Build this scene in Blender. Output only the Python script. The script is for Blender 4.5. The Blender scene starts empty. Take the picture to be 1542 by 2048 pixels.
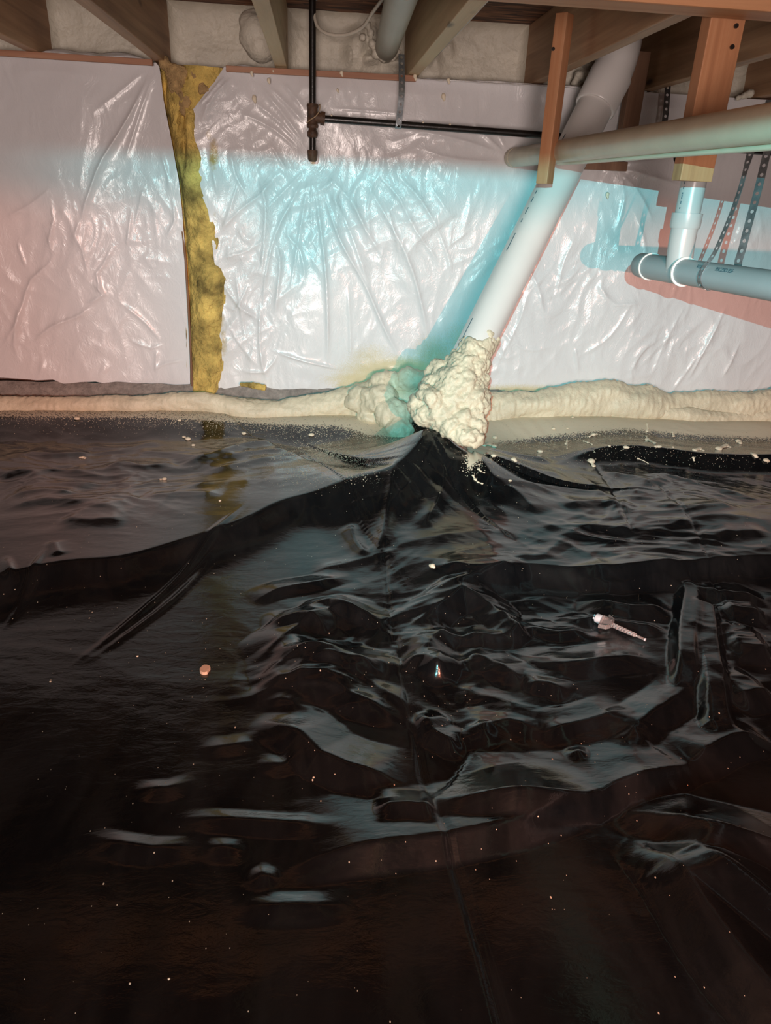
import bpy, bmesh, math, random
import numpy as np
from mathutils import Vector, Matrix

S = bpy.context.scene
COL = S.collection
rng = np.random.default_rng(7)
random.seed(7)

# ------------------------------------------------------------------ camera
F, CX, CY, CAMZ, D = 1420.0, 771.0, 1024.0, 0.86, 2.72      # focal length and centre in pixels of 1542x2048
R = np.array([[0.99537862, -0.0014864, 0.09601662],
              [-0.08666444, 0.41675398, 0.90487867],
              [0.04136032, 0.9090181, -0.41469918]])
cam = bpy.data.cameras.new('camera')
cam.sensor_fit = 'HORIZONTAL'; cam.sensor_width = 36.0; cam.lens = 36.0 * F / 1542.0
cam.clip_start = 0.02
co = bpy.data.objects.new('camera', cam); COL.objects.link(co)
co.matrix_world = Matrix(((R[0, 0], R[0, 1], -R[0, 2], 0), (R[1, 0], R[1, 1], -R[1, 2], 0),
                          (R[2, 0], R[2, 1], -R[2, 2], CAMZ), (0, 0, 0, 1)))
S.camera = co

# ------------------------------------------------------------------ world, lamps, exposure
S.view_settings.view_transform = 'Standard'; S.view_settings.look = 'None'
S.view_settings.exposure = 0.0; S.view_settings.gamma = 1.0; S.view_settings.use_curve_mapping = False
w = bpy.data.worlds.new('world'); S.world = w; w.use_nodes = True
w.node_tree.nodes['Background'].inputs[0].default_value = (1.0, 0.86, 0.78, 1)
w.node_tree.nodes['Background'].inputs[1].default_value = 0.02

LA = np.array([-0.15, -0.50, CAMZ + 0.165])      # cool lamp just above the viewer
LB = np.array([0.50, -0.60, CAMZ - 0.06])      # warm lamp low to the right


def lamp(name, kind, loc, aim, power, color, **kw):
    l = bpy.data.lights.new(name, kind); l.energy = power; l.color = color
    for k, v in kw.items(): setattr(l, k, v)
    o = bpy.data.objects.new(name, l); COL.objects.link(o); o.location = loc
    o.rotation_euler = (Vector(aim) - Vector(loc)).to_track_quat('-Z', 'Y').to_euler()
    return o


lamp('cool_lamp_light', 'SPOT', LA, (0.68, D, 0.72), 268, (0.22, 0.92, 0.98),
     spot_size=math.radians(64), spot_blend=1.0, shadow_soft_size=0.0011)
lamp('warm_lamp_light', 'SPOT', LB, (0.72, D, 0.62), 172, (1.0, 0.32, 0.20),
     spot_size=math.radians(86), spot_blend=0.75, shadow_soft_size=0.005)
lamp('room_bulb_light', 'AREA', (-0.1, -1.6, 0.62), (0.2, 2.7, 1.08), 74, (1.0, 0.82, 0.75), shape='DISK', size=0.7)  # added soft fill for the dim warm ambient, not an actual bulb


# ------------------------------------------------------------------ geometry maths
def ray(px, py):
    return R @ np.array([px - CX, -(py - CY), F])


def at(px, py, Y):
    d = ray(px, py); p = d * Y / d[1]; p[2] += CAMZ; return p


def atz(px, py, z):
    d = ray(px, py); p = d * (z - CAMZ) / d[2]; p[2] += CAMZ; return p


def atx(px, py, X):
    d = ray(px, py); p = d * X / d[0]; p[2] += CAMZ; return p


def opt(px, py, o):
    p = ray(px, py) * o / F; p[2] += CAMZ; return p


def _h(ix, iy, iz, seed):
    v = (ix.astype(np.int64) * 374761393 + iy.astype(np.int64) * 668265263 + iz.astype(np.int64) * 2147483647 + seed * 144665) & 0xFFFFFFFF
    v = ((v ^ (v >> 13)) * 1274126177) & 0xFFFFFFFF
    v = v ^ (v >> 16)
    return (v & 0xFFFF) / 32767.5 - 1.0


def noise2(x, y, seed=0):
    xi = np.floor(x); yi = np.floor(y); fx = x - xi; fy = y - yi
    u = fx * fx * fx * (fx * (fx * 6 - 15) + 10); v = fy * fy * fy * (fy * (fy * 6 - 15) + 10)
    z0 = np.zeros_like(xi)

    def g(a, b):
        ang = _h(xi + a, yi + b, z0, seed) * math.pi
        return np.cos(ang) * (fx - a) + np.sin(ang) * (fy - b)
    a = g(0, 0); b = g(1, 0); c = g(0, 1); d = g(1, 1)
    return 1.5 * (a + u * (b - a) + v * (c - a) + u * v * (a - b - c + d))


def noise3(p, seed=0):
    x, y, z = p[:, 0], p[:, 1], p[:, 2]
    xi, yi, zi = np.floor(x), np.floor(y), np.floor(z)
    fx, fy, fz = x - xi, y - yi, z - zi
    u, v, t = [q * q * (3 - 2 * q) for q in (fx, fy, fz)]
    r = 0
    for a in (0, 1):
        for b in (0, 1):
            for c in (0, 1):
                r = r + _h(xi + a, yi + b, zi + c, seed) * (u if a else 1 - u) * (v if b else 1 - v) * (t if c else 1 - t)
    return r


def fbm2(x, y, o=4, seed=0):
    r = 0; a = 1.0; s = 0
    for k in range(o):
        r = r + a * noise2(x * 2 ** k, y * 2 ** k, seed + k * 17); s += a; a *= 0.5
    return r / s


def ridged(x, y, o=4, seed=0):
    """sharp creases: sum of 1-|noise|"""
    r = 0; a = 1.0; s = 0
    for k in range(o):
        r = r + a * (1 - np.minimum(1, 2.2 * np.abs(noise2(x * 1.9 ** k, y * 1.9 ** k, seed + k * 31)))) ; s += a; a *= 0.45
    return r / s


def sm(a, b, x):
    t = np.clip((x - a) / (b - a), 0, 1); return t * t * (3 - 2 * t)


def resample(P, step=0.02):
    P = np.asarray(P, float); out = [P[0]]
    for i in range(len(P) - 1):
        # Catmull-Rom through the points
        p0 = P[max(i - 1, 0)]; p1 = P[i]; p2 = P[i + 1]; p3 = P[min(i + 2, len(P) - 1)]
        n = max(1, int(np.linalg.norm(p2 - p1) / step))
        for k in range(1, n + 1):
            t = k / n
            out.append(0.5 * ((2 * p1) + (-p0 + p2) * t + (2 * p0 - 5 * p1 + 4 * p2 - p3) * t * t + (-p0 + 3 * p1 - 3 * p2 + p3) * t ** 3))
    return np.array(out)


def fold(X, Y, Z, P, h, wl, wr, pl=1.4, pr=1.4, taper=0.15, step=0.03, hs=None, tri=False, flat=0.0):
    """adds a crease along the 2D polyline P to the height map Z; wl / wr are the widths on its left and right"""
    P0_ = np.asarray(P, float); P = resample(P, step)
    m = 4.6 * max(wl, wr)
    box = (X > P[:, 0].min() - m) & (X < P[:, 0].max() + m) & (Y > P[:, 1].min() - m) & (Y < P[:, 1].max() + m)
    if not box.any(): return
    x = X[box]; y = Y[box]
    best = np.full(x.shape, 1e9); side = np.zeros_like(x); tt = np.zeros_like(x)
    seg = np.linalg.norm(np.diff(P, axis=0), axis=1); cum = np.concatenate([[0], np.cumsum(seg)]); L = cum[-1]
    for i in range(len(P) - 1):
        ax, ay = P[i]; dx, dy = P[i + 1] - P[i]; l2 = dx * dx + dy * dy + 1e-12
        t = np.clip(((x - ax) * dx + (y - ay) * dy) / l2, 0, 1)
        ex = x - ax - t * dx; ey = y - ay - t * dy
        d = ex * ex + ey * ey
        b = d < best
        best[b] = d[b]; side[b] = (dx * ey - dy * ex)[b]; tt[b] = (cum[i] + t * seg[i])[b]
    d = np.sqrt(best)
    wgt = sm(0, 1, np.minimum(tt, L - tt) / (taper * L + 1e-6))
    f = np.where(side > 0, np.exp(-(d / wl) ** pl), np.exp(-(d / wr) ** pr))
    if tri:
        f = np.clip((1 - d / np.where(side > 0, wl, wr)) / (1 - flat), 0, 1)
    if hs is not None:
        c0 = np.concatenate([[0], np.cumsum(np.linalg.norm(np.diff(P0_, axis=0), axis=1))])
        f = f * sm(0, 0.3, tt / L)
        Z[box] = Z[box] * (1 - 0.6 * f) + f * np.interp(tt, c0 / c0[-1] * L, hs); return
    Z[box] += h * f * wgt


def splat(px, py, pts):
    """sum of soft spots given in pixels: (x, y, rx, ry, strength)"""
    r = np.zeros_like(px)
    for x, y, rx, ry, s in pts:
        r = np.maximum(r, s * np.exp(-(((px - x) / rx) ** 2 + ((py - y) / ry) ** 2)))
    return r


def project(P):
    q = (P - np.array([0, 0, CAMZ])) @ R
    return CX + F * q[..., 0] / q[..., 2], CY - F * q[..., 1] / q[..., 2]


# ------------------------------------------------------------------ object helpers
def tag(o, label=None, cat=None, group=None, kind=None):
    if label: o['label'] = label
    if cat: o['category'] = cat
    if group: o['group'] = group
    if kind: o['kind'] = kind
    return o


def empty(name, loc, label, cat, group=None):
    o = bpy.data.objects.new(name, None); o.empty_display_size = 0.05
    COL.objects.link(o); o.location = loc
    return tag(o, label, cat, group)


def link(name, me, mat, parent=None, smooth=True):
    o = bpy.data.objects.new(name, me); COL.objects.link(o)
    if mat: me.materials.append(mat)
    if smooth: me.polygons.foreach_set('use_smooth', np.ones(len(me.polygons), bool))
    if parent:
        o.parent = parent
        o.matrix_parent_inverse = Matrix.Translation(-Vector(parent.location))
    return o


def mesh_np(name, V, Q):
    me = bpy.data.meshes.new(name)
    V = np.ascontiguousarray(V, np.float32); Q = np.ascontiguousarray(Q, np.int32); k = Q.shape[1]
    me.vertices.add(len(V)); me.vertices.foreach_set('co', V.ravel())
    me.loops.add(Q.size); me.loops.foreach_set('vertex_index', Q.ravel())
    me.polygons.add(len(Q)); me.polygons.foreach_set('loop_start', np.arange(0, Q.size, k, dtype=np.int32))
    me.update(calc_edges=True)
    return me


def grid_mesh(name, P, wrap_v=False):
    n, m, _ = P.shape
    idx = np.arange(n * m).reshape(n, m)
    if wrap_v: idx = np.concatenate([idx, idx[:, :1]], 1)
    q = np.stack([idx[:-1, :-1], idx[1:, :-1], idx[1:, 1:], idx[:-1, 1:]], -1).reshape(-1, 4)
    return mesh_np(name, P.reshape(-1, 3), q)


def attr(me, name, val):
    a = me.attributes.new(name, 'FLOAT', 'POINT'); a.data.foreach_set('value', np.ascontiguousarray(val, np.float32).ravel())


def bm_obj(name, bm, mat, parent=None, smooth=False, bevel=0):
    if bevel:
        bmesh.ops.bevel(bm, geom=bm.edges[:], offset=bevel, segments=2, affect='EDGES', profile=0.6)
    bmesh.ops.recalc_face_normals(bm, faces=bm.faces[:])
    me = bpy.data.meshes.new(name); bm.to_mesh(me); bm.free()
    return link(name, me, mat, parent, smooth)


def hexa(c):
    """closed box from 8 corners: bottom four then top four, same order"""
    bm = bmesh.new(); v = [bm.verts.new(tuple(p)) for p in c]
    for f in ((0, 3, 2, 1), (4, 5, 6, 7), (0, 1, 5, 4), (1, 2, 6, 5), (2, 3, 7, 6), (3, 0, 4, 7)):
        bm.faces.new([v[i] for i in f])
    return bm


def box(x0, x1, y0, y1, z0, z1):
    return hexa([(x0, y0, z0), (x1, y0, z0), (x1, y1, z0), (x0, y1, z0), (x0, y0, z1), (x1, y0, z1), (x1, y1, z1), (x0, y1, z1)])


def frame(t, up=(0.03, 0.02, 1)):
    t = t / np.linalg.norm(t); u = np.array(up, float)
    if abs(t @ u) > 0.95 * np.linalg.norm(u): u = np.array([1.0, 0.1, 0])
    a = np.cross(u, t); a /= np.linalg.norm(a); return a, np.cross(t, a)


def tube_mesh(name, P, r, seg=28, cap=True):
    """tube along P with a radius per point; a repeated point makes a sharp step"""
    P = np.asarray(P, float); n = len(P); r = np.broadcast_to(np.asarray(r, float), (n,))
    T = np.zeros_like(P)
    for i in range(n):
        a = P[max(i - 1, 0)]; b = P[min(i + 1, n - 1)]
        T[i] = b - a if np.linalg.norm(b - a) > 1e-9 else (P[-1] - P[0])
        T[i] /= np.linalg.norm(T[i])
    a, _ = frame(T[0]); V = []
    ang = np.linspace(0, 2 * math.pi, seg, endpoint=False)
    for i in range(n):
        a = a - T[i] * (a @ T[i]); a /= np.linalg.norm(a); b = np.cross(T[i], a)
        V.append(P[i] + r[i] * (np.cos(ang)[:, None] * a + np.sin(ang)[:, None] * b))
    V = np.array(V)
    idx = np.arange(n * seg).reshape(n, seg); idx = np.concatenate([idx, idx[:, :1]], 1)
    faces = np.stack([idx[:-1, :-1], idx[:-1, 1:], idx[1:, 1:], idx[1:, :-1]], -1).reshape(-1, 4).tolist()
    VV = V.reshape(-1, 3).tolist()
    if cap:
        for i, rev in ((0, True), (n - 1, False)):
            f = [i * seg + k for k in range(seg)]; faces.append(f[::-1] if rev else f)
    me = bpy.data.meshes.new(name); me.from_pydata(VV, [], faces); me.update()
    return me


def tube(name, P, r, mat, parent=None, seg=28, cap=True):
    o = link(name, tube_mesh(name, P, r, seg, cap), mat, parent)
    try: o.data.set_sharp_from_angle(angle=math.radians(40))
    except Exception: pass
    return o


def blob_mesh(name, balls, voxel, amp, freq, seed=0, lumps=0.0, smooth=3):
    """foam: balls (x, y, z, r[, sx, sy, sz]) fused by voxel remesh, then roughened along the normals"""
    bm = bmesh.new()
    for b in balls:
        m = Matrix.Translation(b[:3]) @ Matrix.Diagonal((b[3] * (b[4] if len(b) > 4 else 1), b[3] * (b[5] if len(b) > 5 else 1), b[3] * (b[6] if len(b) > 6 else 1), 1))
        bmesh.ops.create_icosphere(bm, subdivisions=3, radius=1, matrix=m)
    me = bpy.data.meshes.new('t'); bm.to_mesh(me); bm.free()
    o = bpy.data.objects.new('t', me); COL.objects.link(o)
    r = o.modifiers.new('r', 'REMESH'); r.mode = 'VOXEL'; r.voxel_size = voxel
    s = o.modifiers.new('s', 'SMOOTH'); s.iterations = smooth; s.factor = 0.5
    dg = bpy.context.evaluated_depsgraph_get(); dg.update()
    out = bpy.data.meshes.new_from_object(o.evaluated_get(dg)); out.name = name
    bpy.data.objects.remove(o); bpy.data.meshes.remove(me)
    out.materials.clear()
    n = len(out.vertices); V = np.zeros(n * 3, np.float32); out.vertices.foreach_get('co', V); V = V.reshape(-1, 3).astype(float)
    N = np.zeros(n * 3, np.float32); out.vertices.foreach_get('normal', N); N = N.reshape(-1, 3)
    d = amp * (0.6 * noise3(V * freq, seed) + 0.4 * noise3(V * freq * 2.1, seed + 5) + 0.25 * noise3(V * freq * 4.3, seed + 6)) + lumps * np.abs(noise3(V * freq * 0.4, seed + 9))
    V = V + N * d[:, None]
    out.vertices.foreach_set('co', V.astype(np.float32).ravel()); out.update()
    return out


# ------------------------------------------------------------------ materials
def newmat(name):
    m = bpy.data.materials.new(name); m.use_nodes = True
    nt = m.node_tree; return m, nt, nt.nodes['Principled BSDF']


def node(nt, t, **kw):
    n = nt.nodes.new(t)
    for k, v in kw.items():
        if k.startswith('i_'):
            key = k[2:]; key = int(key) if key.isdigit() else key.replace('_', ' ')
            n.inputs[key].default_value = v
        else: setattr(n, k, v)
    return n


def ramp(nt, fac, stops):
    r = node(nt, 'ShaderNodeValToRGB'); e = r.color_ramp.elements
    while len(e) < len(stops): e.new(0.5)
    for i, (p, c) in enumerate(stops):
        e[i].position = p; e[i].color = (*c, 1) if len(c) == 3 else c
    nt.links.new(fac, r.inputs[0]); return r.outputs[0]


def coords(nt, scale=(1, 1, 1), rot=(0, 0, 0)):
    tc = node(nt, 'ShaderNodeTexCoord'); mp = node(nt, 'ShaderNodeMapping')
    mp.inputs['Scale'].default_value = scale; mp.inputs['Rotation'].default_value = rot
    nt.links.new(tc.outputs['Object'], mp.inputs[0]); return mp.outputs[0]


def tex(nt, vec, scale, detail=4, rough=0.55, dist=0.0):
    n = node(nt, 'ShaderNodeTexNoise', i_Scale=scale, i_Detail=detail, i_Roughness=rough, i_Distortion=dist)
    nt.links.new(vec, n.inputs['Vector']); return n.outputs['Fac']


def bump(nt, b, h, strength, dist):
    n = node(nt, 'ShaderNodeBump', i_Strength=strength, i_Distance=dist)
    nt.links.new(h, n.inputs['Height']); nt.links.new(n.outputs[0], b.inputs['Normal'])


def mix(nt, fac, a, b):
    n = node(nt, 'ShaderNodeMix', data_type='RGBA')
    for key, v in ((0, fac), (6, a), (7, b)):
        if isinstance(v, (int, float)): n.inputs[key].default_value = v
        elif isinstance(v, tuple): n.inputs[key].default_value = (*v, 1)
        else: nt.links.new(v, n.inputs[key])
    return n.outputs[2]


def math_n(nt, op, a, b=0.0, clamp=False):
    n = node(nt, 'ShaderNodeMath', operation=op, use_clamp=clamp)
    for i, v in enumerate((a, b)):
        if isinstance(v, (int, float)): n.inputs[i].default_value = v
        else: nt.links.new(v, n.inputs[i])
    return n.outputs[0]


def attr_n(nt, name):
    return node(nt, 'ShaderNodeAttribute', attribute_name=name).outputs['Fac']


def wood(name, c0, c1, c2, axis, rough=0.6, knots=True):
    m, nt, b = newmat(name)
    sc = [26, 26, 26]; sc[axis] = 1.3
    v = coords(nt, tuple(sc)); f = tex(nt, v, 1.0, 6, 0.6, 0.6)
    sc2 = [110, 110, 110]; sc2[axis] = 4
    f2 = tex(nt, coords(nt, tuple(sc2)), 1.0, 3, 0.6)
    c = ramp(nt, f, [(0.28, c0), (0.5, c1), (0.72, c2)])
    c = mix(nt, math_n(nt, 'MULTIPLY', f2, 0.35), c, tuple(x * 0.55 for x in c0))
    if knots:
        sk = [9, 9, 9]; sk[axis] = 3.2
        vo = node(nt, 'ShaderNodeTexVoronoi', i_Scale=1.0); nt.links.new(coords(nt, tuple(sk)), vo.inputs['Vector'])
        k = ramp(nt, vo.outputs['Distance'], [(0.05, (1, 1, 1)), (0.13, (0, 0, 0))])
        c = mix(nt, k, c, tuple(x * 0.25 for x in c0))
    nt.links.new(c, b.inputs['Base Color']); b.inputs['Roughness'].default_value = rough
    bump(nt, b, f2, 0.25, 0.002)
    return m


def plain(name, col, rough=0.5, metal=0.0, var=0.12, scale=18, bs=0.15, bscale=60, bd=0.002):
    m, nt, b = newmat(name)
    v = coords(nt); f = tex(nt, v, scale, 5, 0.6)
    c = ramp(nt, f, [(0.3, tuple(x * (1 - var) for x in col)), (0.7, tuple(min(1, x * (1 + var)) for x in col))])
    nt.links.new(c, b.inputs['Base Color']); b.inputs['Roughness'].default_value = rough; b.inputs['Metallic'].default_value = metal
    bump(nt, b, tex(nt, v, bscale, 4, 0.6), bs, bd)
    return m


M = {}
M['joist_brown'] = wood('joist_wood', (0.26, 0.135, 0.07), (0.44, 0.25, 0.135), (0.56, 0.35, 0.20), 1)
M['joist_pale'] = wood('pale_joist_wood', (0.50, 0.34, 0.18), (0.64, 0.46, 0.26), (0.72, 0.55, 0.34), 1)
M['board_red'] = wood('reddish_board_wood', (0.34, 0.14, 0.065), (0.50, 0.225, 0.105), (0.60, 0.31, 0.16), 2)
M['beam'] = wood('beam_wood', (0.44, 0.19, 0.08), (0.55, 0.26, 0.12), (0.62, 0.33, 0.17), 0)
M['strip'] = wood('strip_wood', (0.30, 0.13, 0.07), (0.44, 0.21, 0.12), (0.52, 0.29, 0.18), 0, knots=False)
M['stud'] = wood('stud_wood', (0.18, 0.09, 0.055), (0.27, 0.15, 0.09), (0.33, 0.20, 0.13), 2)
M['foam'] = plain('cream_spray_foam', (0.66, 0.58, 0.43), 0.5, var=0.10, scale=9, bs=0.55, bscale=85, bd=0.006)
M['rim_foam'] = plain('grey_cream_rim_foam', (0.64, 0.60, 0.50), 0.5, var=0.12, scale=9, bs=0.7, bscale=60, bd=0.007)
M['pvc_white'] = plain('white_plastic_pipe', (0.70, 0.68, 0.66), 0.28, var=0.03, scale=6, bs=0.03)
M['pvc_riser'] = plain('pale_riser_plastic', (0.46, 0.47, 0.47), 0.28, var=0.03, scale=6, bs=0.03)  # darker copy of the white pipe plastic, missing warm light put into the colour
M['pvc_beige'] = plain('beige_plastic_pipe', (0.54, 0.47, 0.35), 0.4, var=0.10, scale=9, bs=0.10, bscale=30)
M['pvc_grey'] = plain('grey_plastic_pipe', (0.36, 0.41, 0.43), 0.42, var=0.05, scale=6, bs=0.03)
M['pvc_dull'] = plain('dull_grey_drain_pipe', (0.46, 0.45, 0.38), 0.45, var=0.06, scale=5, bs=0.05)
M['iron'] = plain('black_iron_pipe', (0.012, 0.010, 0.009), 0.32, var=0.5, scale=40, bs=0.2, bscale=120)
M['rust'] = plain('rusty_brown_fitting', (0.085, 0.045, 0.025), 0.6, var=0.6, scale=60, bs=0.6, bscale=90, bd=0.004)
M['zinc'] = plain('galvanised_strap_metal', (0.30, 0.33, 0.35), 0.42, metal=0.75, var=0.35, scale=45)
M['zinc_dark'] = plain('dark_strap_metal', (0.13, 0.13, 0.13), 0.5, metal=0.5, var=0.4, scale=60)
M['cable'] = plain('white_cable_jacket', (0.55, 0.50, 0.42), 0.45)
M['cord'] = plain('tan_twine', (0.42, 0.30, 0.18), 0.8)
M['black'] = plain('black_plastic_clip', (0.01, 0.01, 0.01), 0.4)
M['batt'] = plain('yellow_glass_wool', (0.55, 0.39, 0.11), 0.95, var=0.7, scale=13, bs=1.0, bscale=70, bd=0.012)
M['tuft'] = plain('tan_glass_wool_tuft', (0.50, 0.33, 0.15), 0.95, var=0.4, scale=35, bs=1.0, bscale=110, bd=0.012)
M['concrete'] = plain('grey_concrete', (0.27, 0.24, 0.22), 0.9, var=0.3, scale=40, bs=0.9, bscale=80, bd=0.008)
M['dirt'] = plain('dry_earth', (0.16, 0.11, 0.08), 0.95, var=0.3, scale=8, bs=0.8, bscale=30, bd=0.01)
M['ink'] = plain('dark_print', (0.05, 0.10, 0.13), 0.6)
M['chip'] = plain('tan_foam_chip', (0.72, 0.50, 0.36), 0.7, var=0.1, scale=90)
M['drop'] = plain('cream_foam_drop', (0.80, 0.70, 0.54), 0.55, var=0.06, scale=90, bs=0.3, bscale=200)
M['cap_white'] = plain('white_nozzle_cap', (0.74, 0.74, 0.78), 0.4, var=0.03)
M['lamp_black'] = plain('black_lamp_housing', (0.02, 0.02, 0.02), 0.9)


def osb_mat():
    m, nt, b = newmat('oriented_strand_board')
    v1 = coords(nt, (9, 40, 1), (0, 0, 0.25)); v2 = coords(nt, (11, 52, 1), (0, 0, -0.45))
    cs = []
    for v in (v1, v2):
        vo = node(nt, 'ShaderNodeTexVoronoi', i_Scale=1.0); nt.links.new(v, vo.inputs['Vector'])
        sp = node(nt, 'ShaderNodeSeparateColor'); nt.links.new(vo.outputs['Color'], sp.inputs[0]); cs.append(sp.outputs[0])
    f = math_n(nt, 'MULTIPLY', math_n(nt, 'ADD', cs[0], cs[1]), 0.5)
    c = ramp(nt, f, [(0.2, (0.05, 0.018, 0.010)), (0.5, (0.17, 0.065, 0.030)), (0.8, (0.36, 0.17, 0.085))])
    nt.links.new(c, b.inputs['Base Color']); b.inputs['Roughness'].default_value = 0.7
    bump(nt, b, f, 0.5, 0.004); return m


M['osb'] = osb_mat()


def clear_mat():
    m, nt, b = newmat('clear_plastic')
    b.inputs['Base Color'].default_value = (0.86, 0.78, 0.76, 1); b.inputs['Roughness'].default_value = 0.12
    b.inputs['Transmission Weight'].default_value = 0.85; b.inputs['IOR'].default_value = 1.45
    return m


M['clear'] = clear_mat()


def black_sheet_mat():
    m, nt, b = newmat('black_polythene')
    v = coords(nt)
    spray = attr_n(nt, 'spray')
    # foam dust: round specks, denser where the spray attribute is higher
    facs = []
    vs = coords(nt, (1, 0.6, 1))
    for sc, sz in ((150, 0.34), (300, 0.38)):
        vo = node(nt, 'ShaderNodeTexVoronoi', i_Scale=sc); nt.links.new(vs, vo.inputs['Vector'])
        sp = node(nt, 'ShaderNodeSeparateColor'); nt.links.new(vo.outputs['Color'], sp.inputs[0])
        keep = math_n(nt, 'LESS_THAN', sp.outputs[0], math_n(nt, 'MULTIPLY', spray, 1.0))
        rad = math_n(nt, 'MULTIPLY', math_n(nt, 'ADD', math_n(nt, 'MULTIPLY', sp.outputs[1], 0.6), math_n(nt, 'MULTIPLY', spray, 0.9)), sz)
        facs.append(math_n(nt, 'MULTIPLY', keep, math_n(nt, 'LESS_THAN', vo.outputs['Distance'], rad)))
    dust = math_n(nt, 'MAXIMUM', facs[0], facs[1])
    solid = math_n(nt, 'SUBTRACT', math_n(nt, 'ADD', spray, math_n(nt, 'MULTIPLY', tex(nt, v, 160, 4), 0.7)), 1.12)
    solid = math_n(nt, 'MULTIPLY', solid, 14.0, True)
    fac = math_n(nt, 'MAXIMUM', dust, solid, True)
    scuff = tex(nt, coords(nt, (3.0, 1.2, 1)), 3.0, 8, 0.68, 0.6)
    basec = ramp(nt, scuff, [(0.42, (0.0030, 0.0044, 0.0054)), (0.70, (0.0095, 0.0108, 0.0118))])
    c = mix(nt, fac, basec, (0.62, 0.54, 0.41))
    nt.links.new(c, b.inputs['Base Color'])
    ro = ramp(nt, scuff, [(0.35, (0.10,) * 3), (0.7, (0.22,) * 3)])
    ro2 = mix(nt, fac, ro, (0.8, 0.8, 0.8)); nt.links.new(ro2, b.inputs['Roughness'])
    b.inputs['IOR'].default_value = 1.62
    h = math_n(nt, 'ADD', tex(nt, coords(nt, (1, 2.2, 1)), 22, 5, 0.6, 0.4), math_n(nt, 'MULTIPLY', fac, 1.5))
    bump(nt, b, h, 0.18, 0.004)
    return m


def white_sheet_mat():
    m, nt, b = newmat('white_polythene')
    v = coords(nt)
    n1 = tex(nt, v, 2.5, 4)
    c = ramp(nt, n1, [(0.3, (0.69, 0.675, 0.69)), (0.7, (0.75, 0.74, 0.75))])
    spray = attr_n(nt, 'spray')
    k = math_n(nt, 'MULTIPLY', math_n(nt, 'SUBTRACT', math_n(nt, 'ADD', spray, math_n(nt, 'MULTIPLY', tex(nt, v, 260, 3), 0.7)), 0.62), 2.4, True)
    c = mix(nt, k, c, (0.62, 0.54, 0.36))
    st = attr_n(nt, 'stain')
    k2 = math_n(nt, 'MULTIPLY', math_n(nt, 'SUBTRACT', math_n(nt, 'ADD', st, math_n(nt, 'MULTIPLY', tex(nt, v, 45, 5, 0.65), 1.0)), 0.9), 2.2, True)
    c = mix(nt, k2, c, (0.50, 0.38, 0.16))
    nt.links.new(c, b.inputs['Base Color'])
    b.inputs['Roughness'].default_value = 0.22; b.inputs['IOR'].default_value = 1.5
    f = tex(nt, coords(nt, (1.6, 1, 1)), 16, 5, 0.62, 1.2)
    cr = node(nt, 'ShaderNodeMath', operation='ABSOLUTE'); nt.links.new(math_n(nt, 'SUBTRACT', f, 0.5), cr.inputs[0])
    amp = math_n(nt, 'MULTIPLY', cr.outputs[0], math_n(nt, 'ADD', attr_n(nt, 'crumple'), 0.12))
    bump(nt, b, amp, 0.35, 0.025)
    return m


M['black_sheet'] = black_sheet_mat(); M['white_sheet'] = white_sheet_mat()

# ------------------------------------------------------------------ room shell
ZJ, ZO = CAMZ + 0.341, CAMZ + 0.525        # underside of the joists, underside of the subfloor
YR = 2.86                                  # face of the foam on the rim


def struct(name, bm, mat, label=None):
    o = bm_obj(name, bm, mat); o['kind'] = 'structure'
    if label: o['label'] = label
    return o


struct('floor', box(-3.2, 3.6, -3.0, 2.95, -0.30, -0.20), M['dirt'])
struct('ceiling', box(-3.2, 3.6, -3.0, 3.02, ZO, ZO + 0.02), M['osb'], 'dark strand board subfloor above the joists')
struct('wall_back', box(-3.2, 3.6, 2.80, 2.95, -0.2, ZJ - 0.04), M['concrete'])
struct('wall_left', box(-3.3, -3.2, -3.0, 2.95, -0.2, ZO), M['concrete'])
struct('wall_right', box(3.6, 3.7, -3.0, 2.95, -0.2, ZO), M['concrete'])
struct('wall_front', box(-3.2, 3.6, -3.1, -3.0, -0.2, ZO), M['concrete'])
struct('trim_1', box(-3.2, 3.6, 2.775, 2.95, ZJ - 0.04, ZJ - 0.002), M['stud'], 'wooden sill plate on top of the wall')
struct('trim_2', box(-3.2, 3.6, 2.94, 2.98, ZJ - 0.002, ZO), M['stud'], 'rim joist behind the spray foam')

# joists: one thing each
JX = [(-1.69, 'far left joist beyond the frame'), (-1.29, None), (-0.885, None), (-0.506, None), (-0.118, None), (0.313, None), (0.735, None), (1.13, None), (1.54, None), (1.95, None)]
JL = ['', '', 'brown ceiling joist in the top left corner of the photo', 'brown ceiling joist above the top of the yellow insulation',
      'pale brown ceiling joist just left of the black vertical gas pipe', 'ceiling joist just right of the fat grey drain pipe',
      'wide brown ceiling joist behind the narrow hanging board', 'brown knotted ceiling joist right of the white pipe elbow',
      'dark brown ceiling joist in the top right corner', '']
for i, (x, _) in enumerate(JX):
    y0 = -2.9 if x < 0.5 else 1.645
    if i in (0, 1, 9): y0 = 1.0 if i < 2 else 1.645
    o = bm_obj('ceiling_joist', box(x - 0.019, x + 0.019, y0, 2.935, ZJ, ZO), M['joist_pale'] if i in (4, 5) else M['joist_brown'], bevel=0.003)
    lab = JL[i] or ('brown ceiling joist outside the left edge of the photo' if i == 1 else 'brown ceiling joist farthest out to the left' if i == 0 else 'brown ceiling joist outside the right edge of the photo')
    tag(o, lab, 'joist', 'ceiling joists running to the wall')

# cross beam at the top right
bo = bm_obj('cross_beam', box(-1.2, 2.4, 1.565, 1.642, ZJ - 0.004, ZO - 0.003), M['beam'], bevel=0.004)
tag(bo, 'orange-brown wooden beam crossing the top right corner under the subfloor', 'beam')

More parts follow.
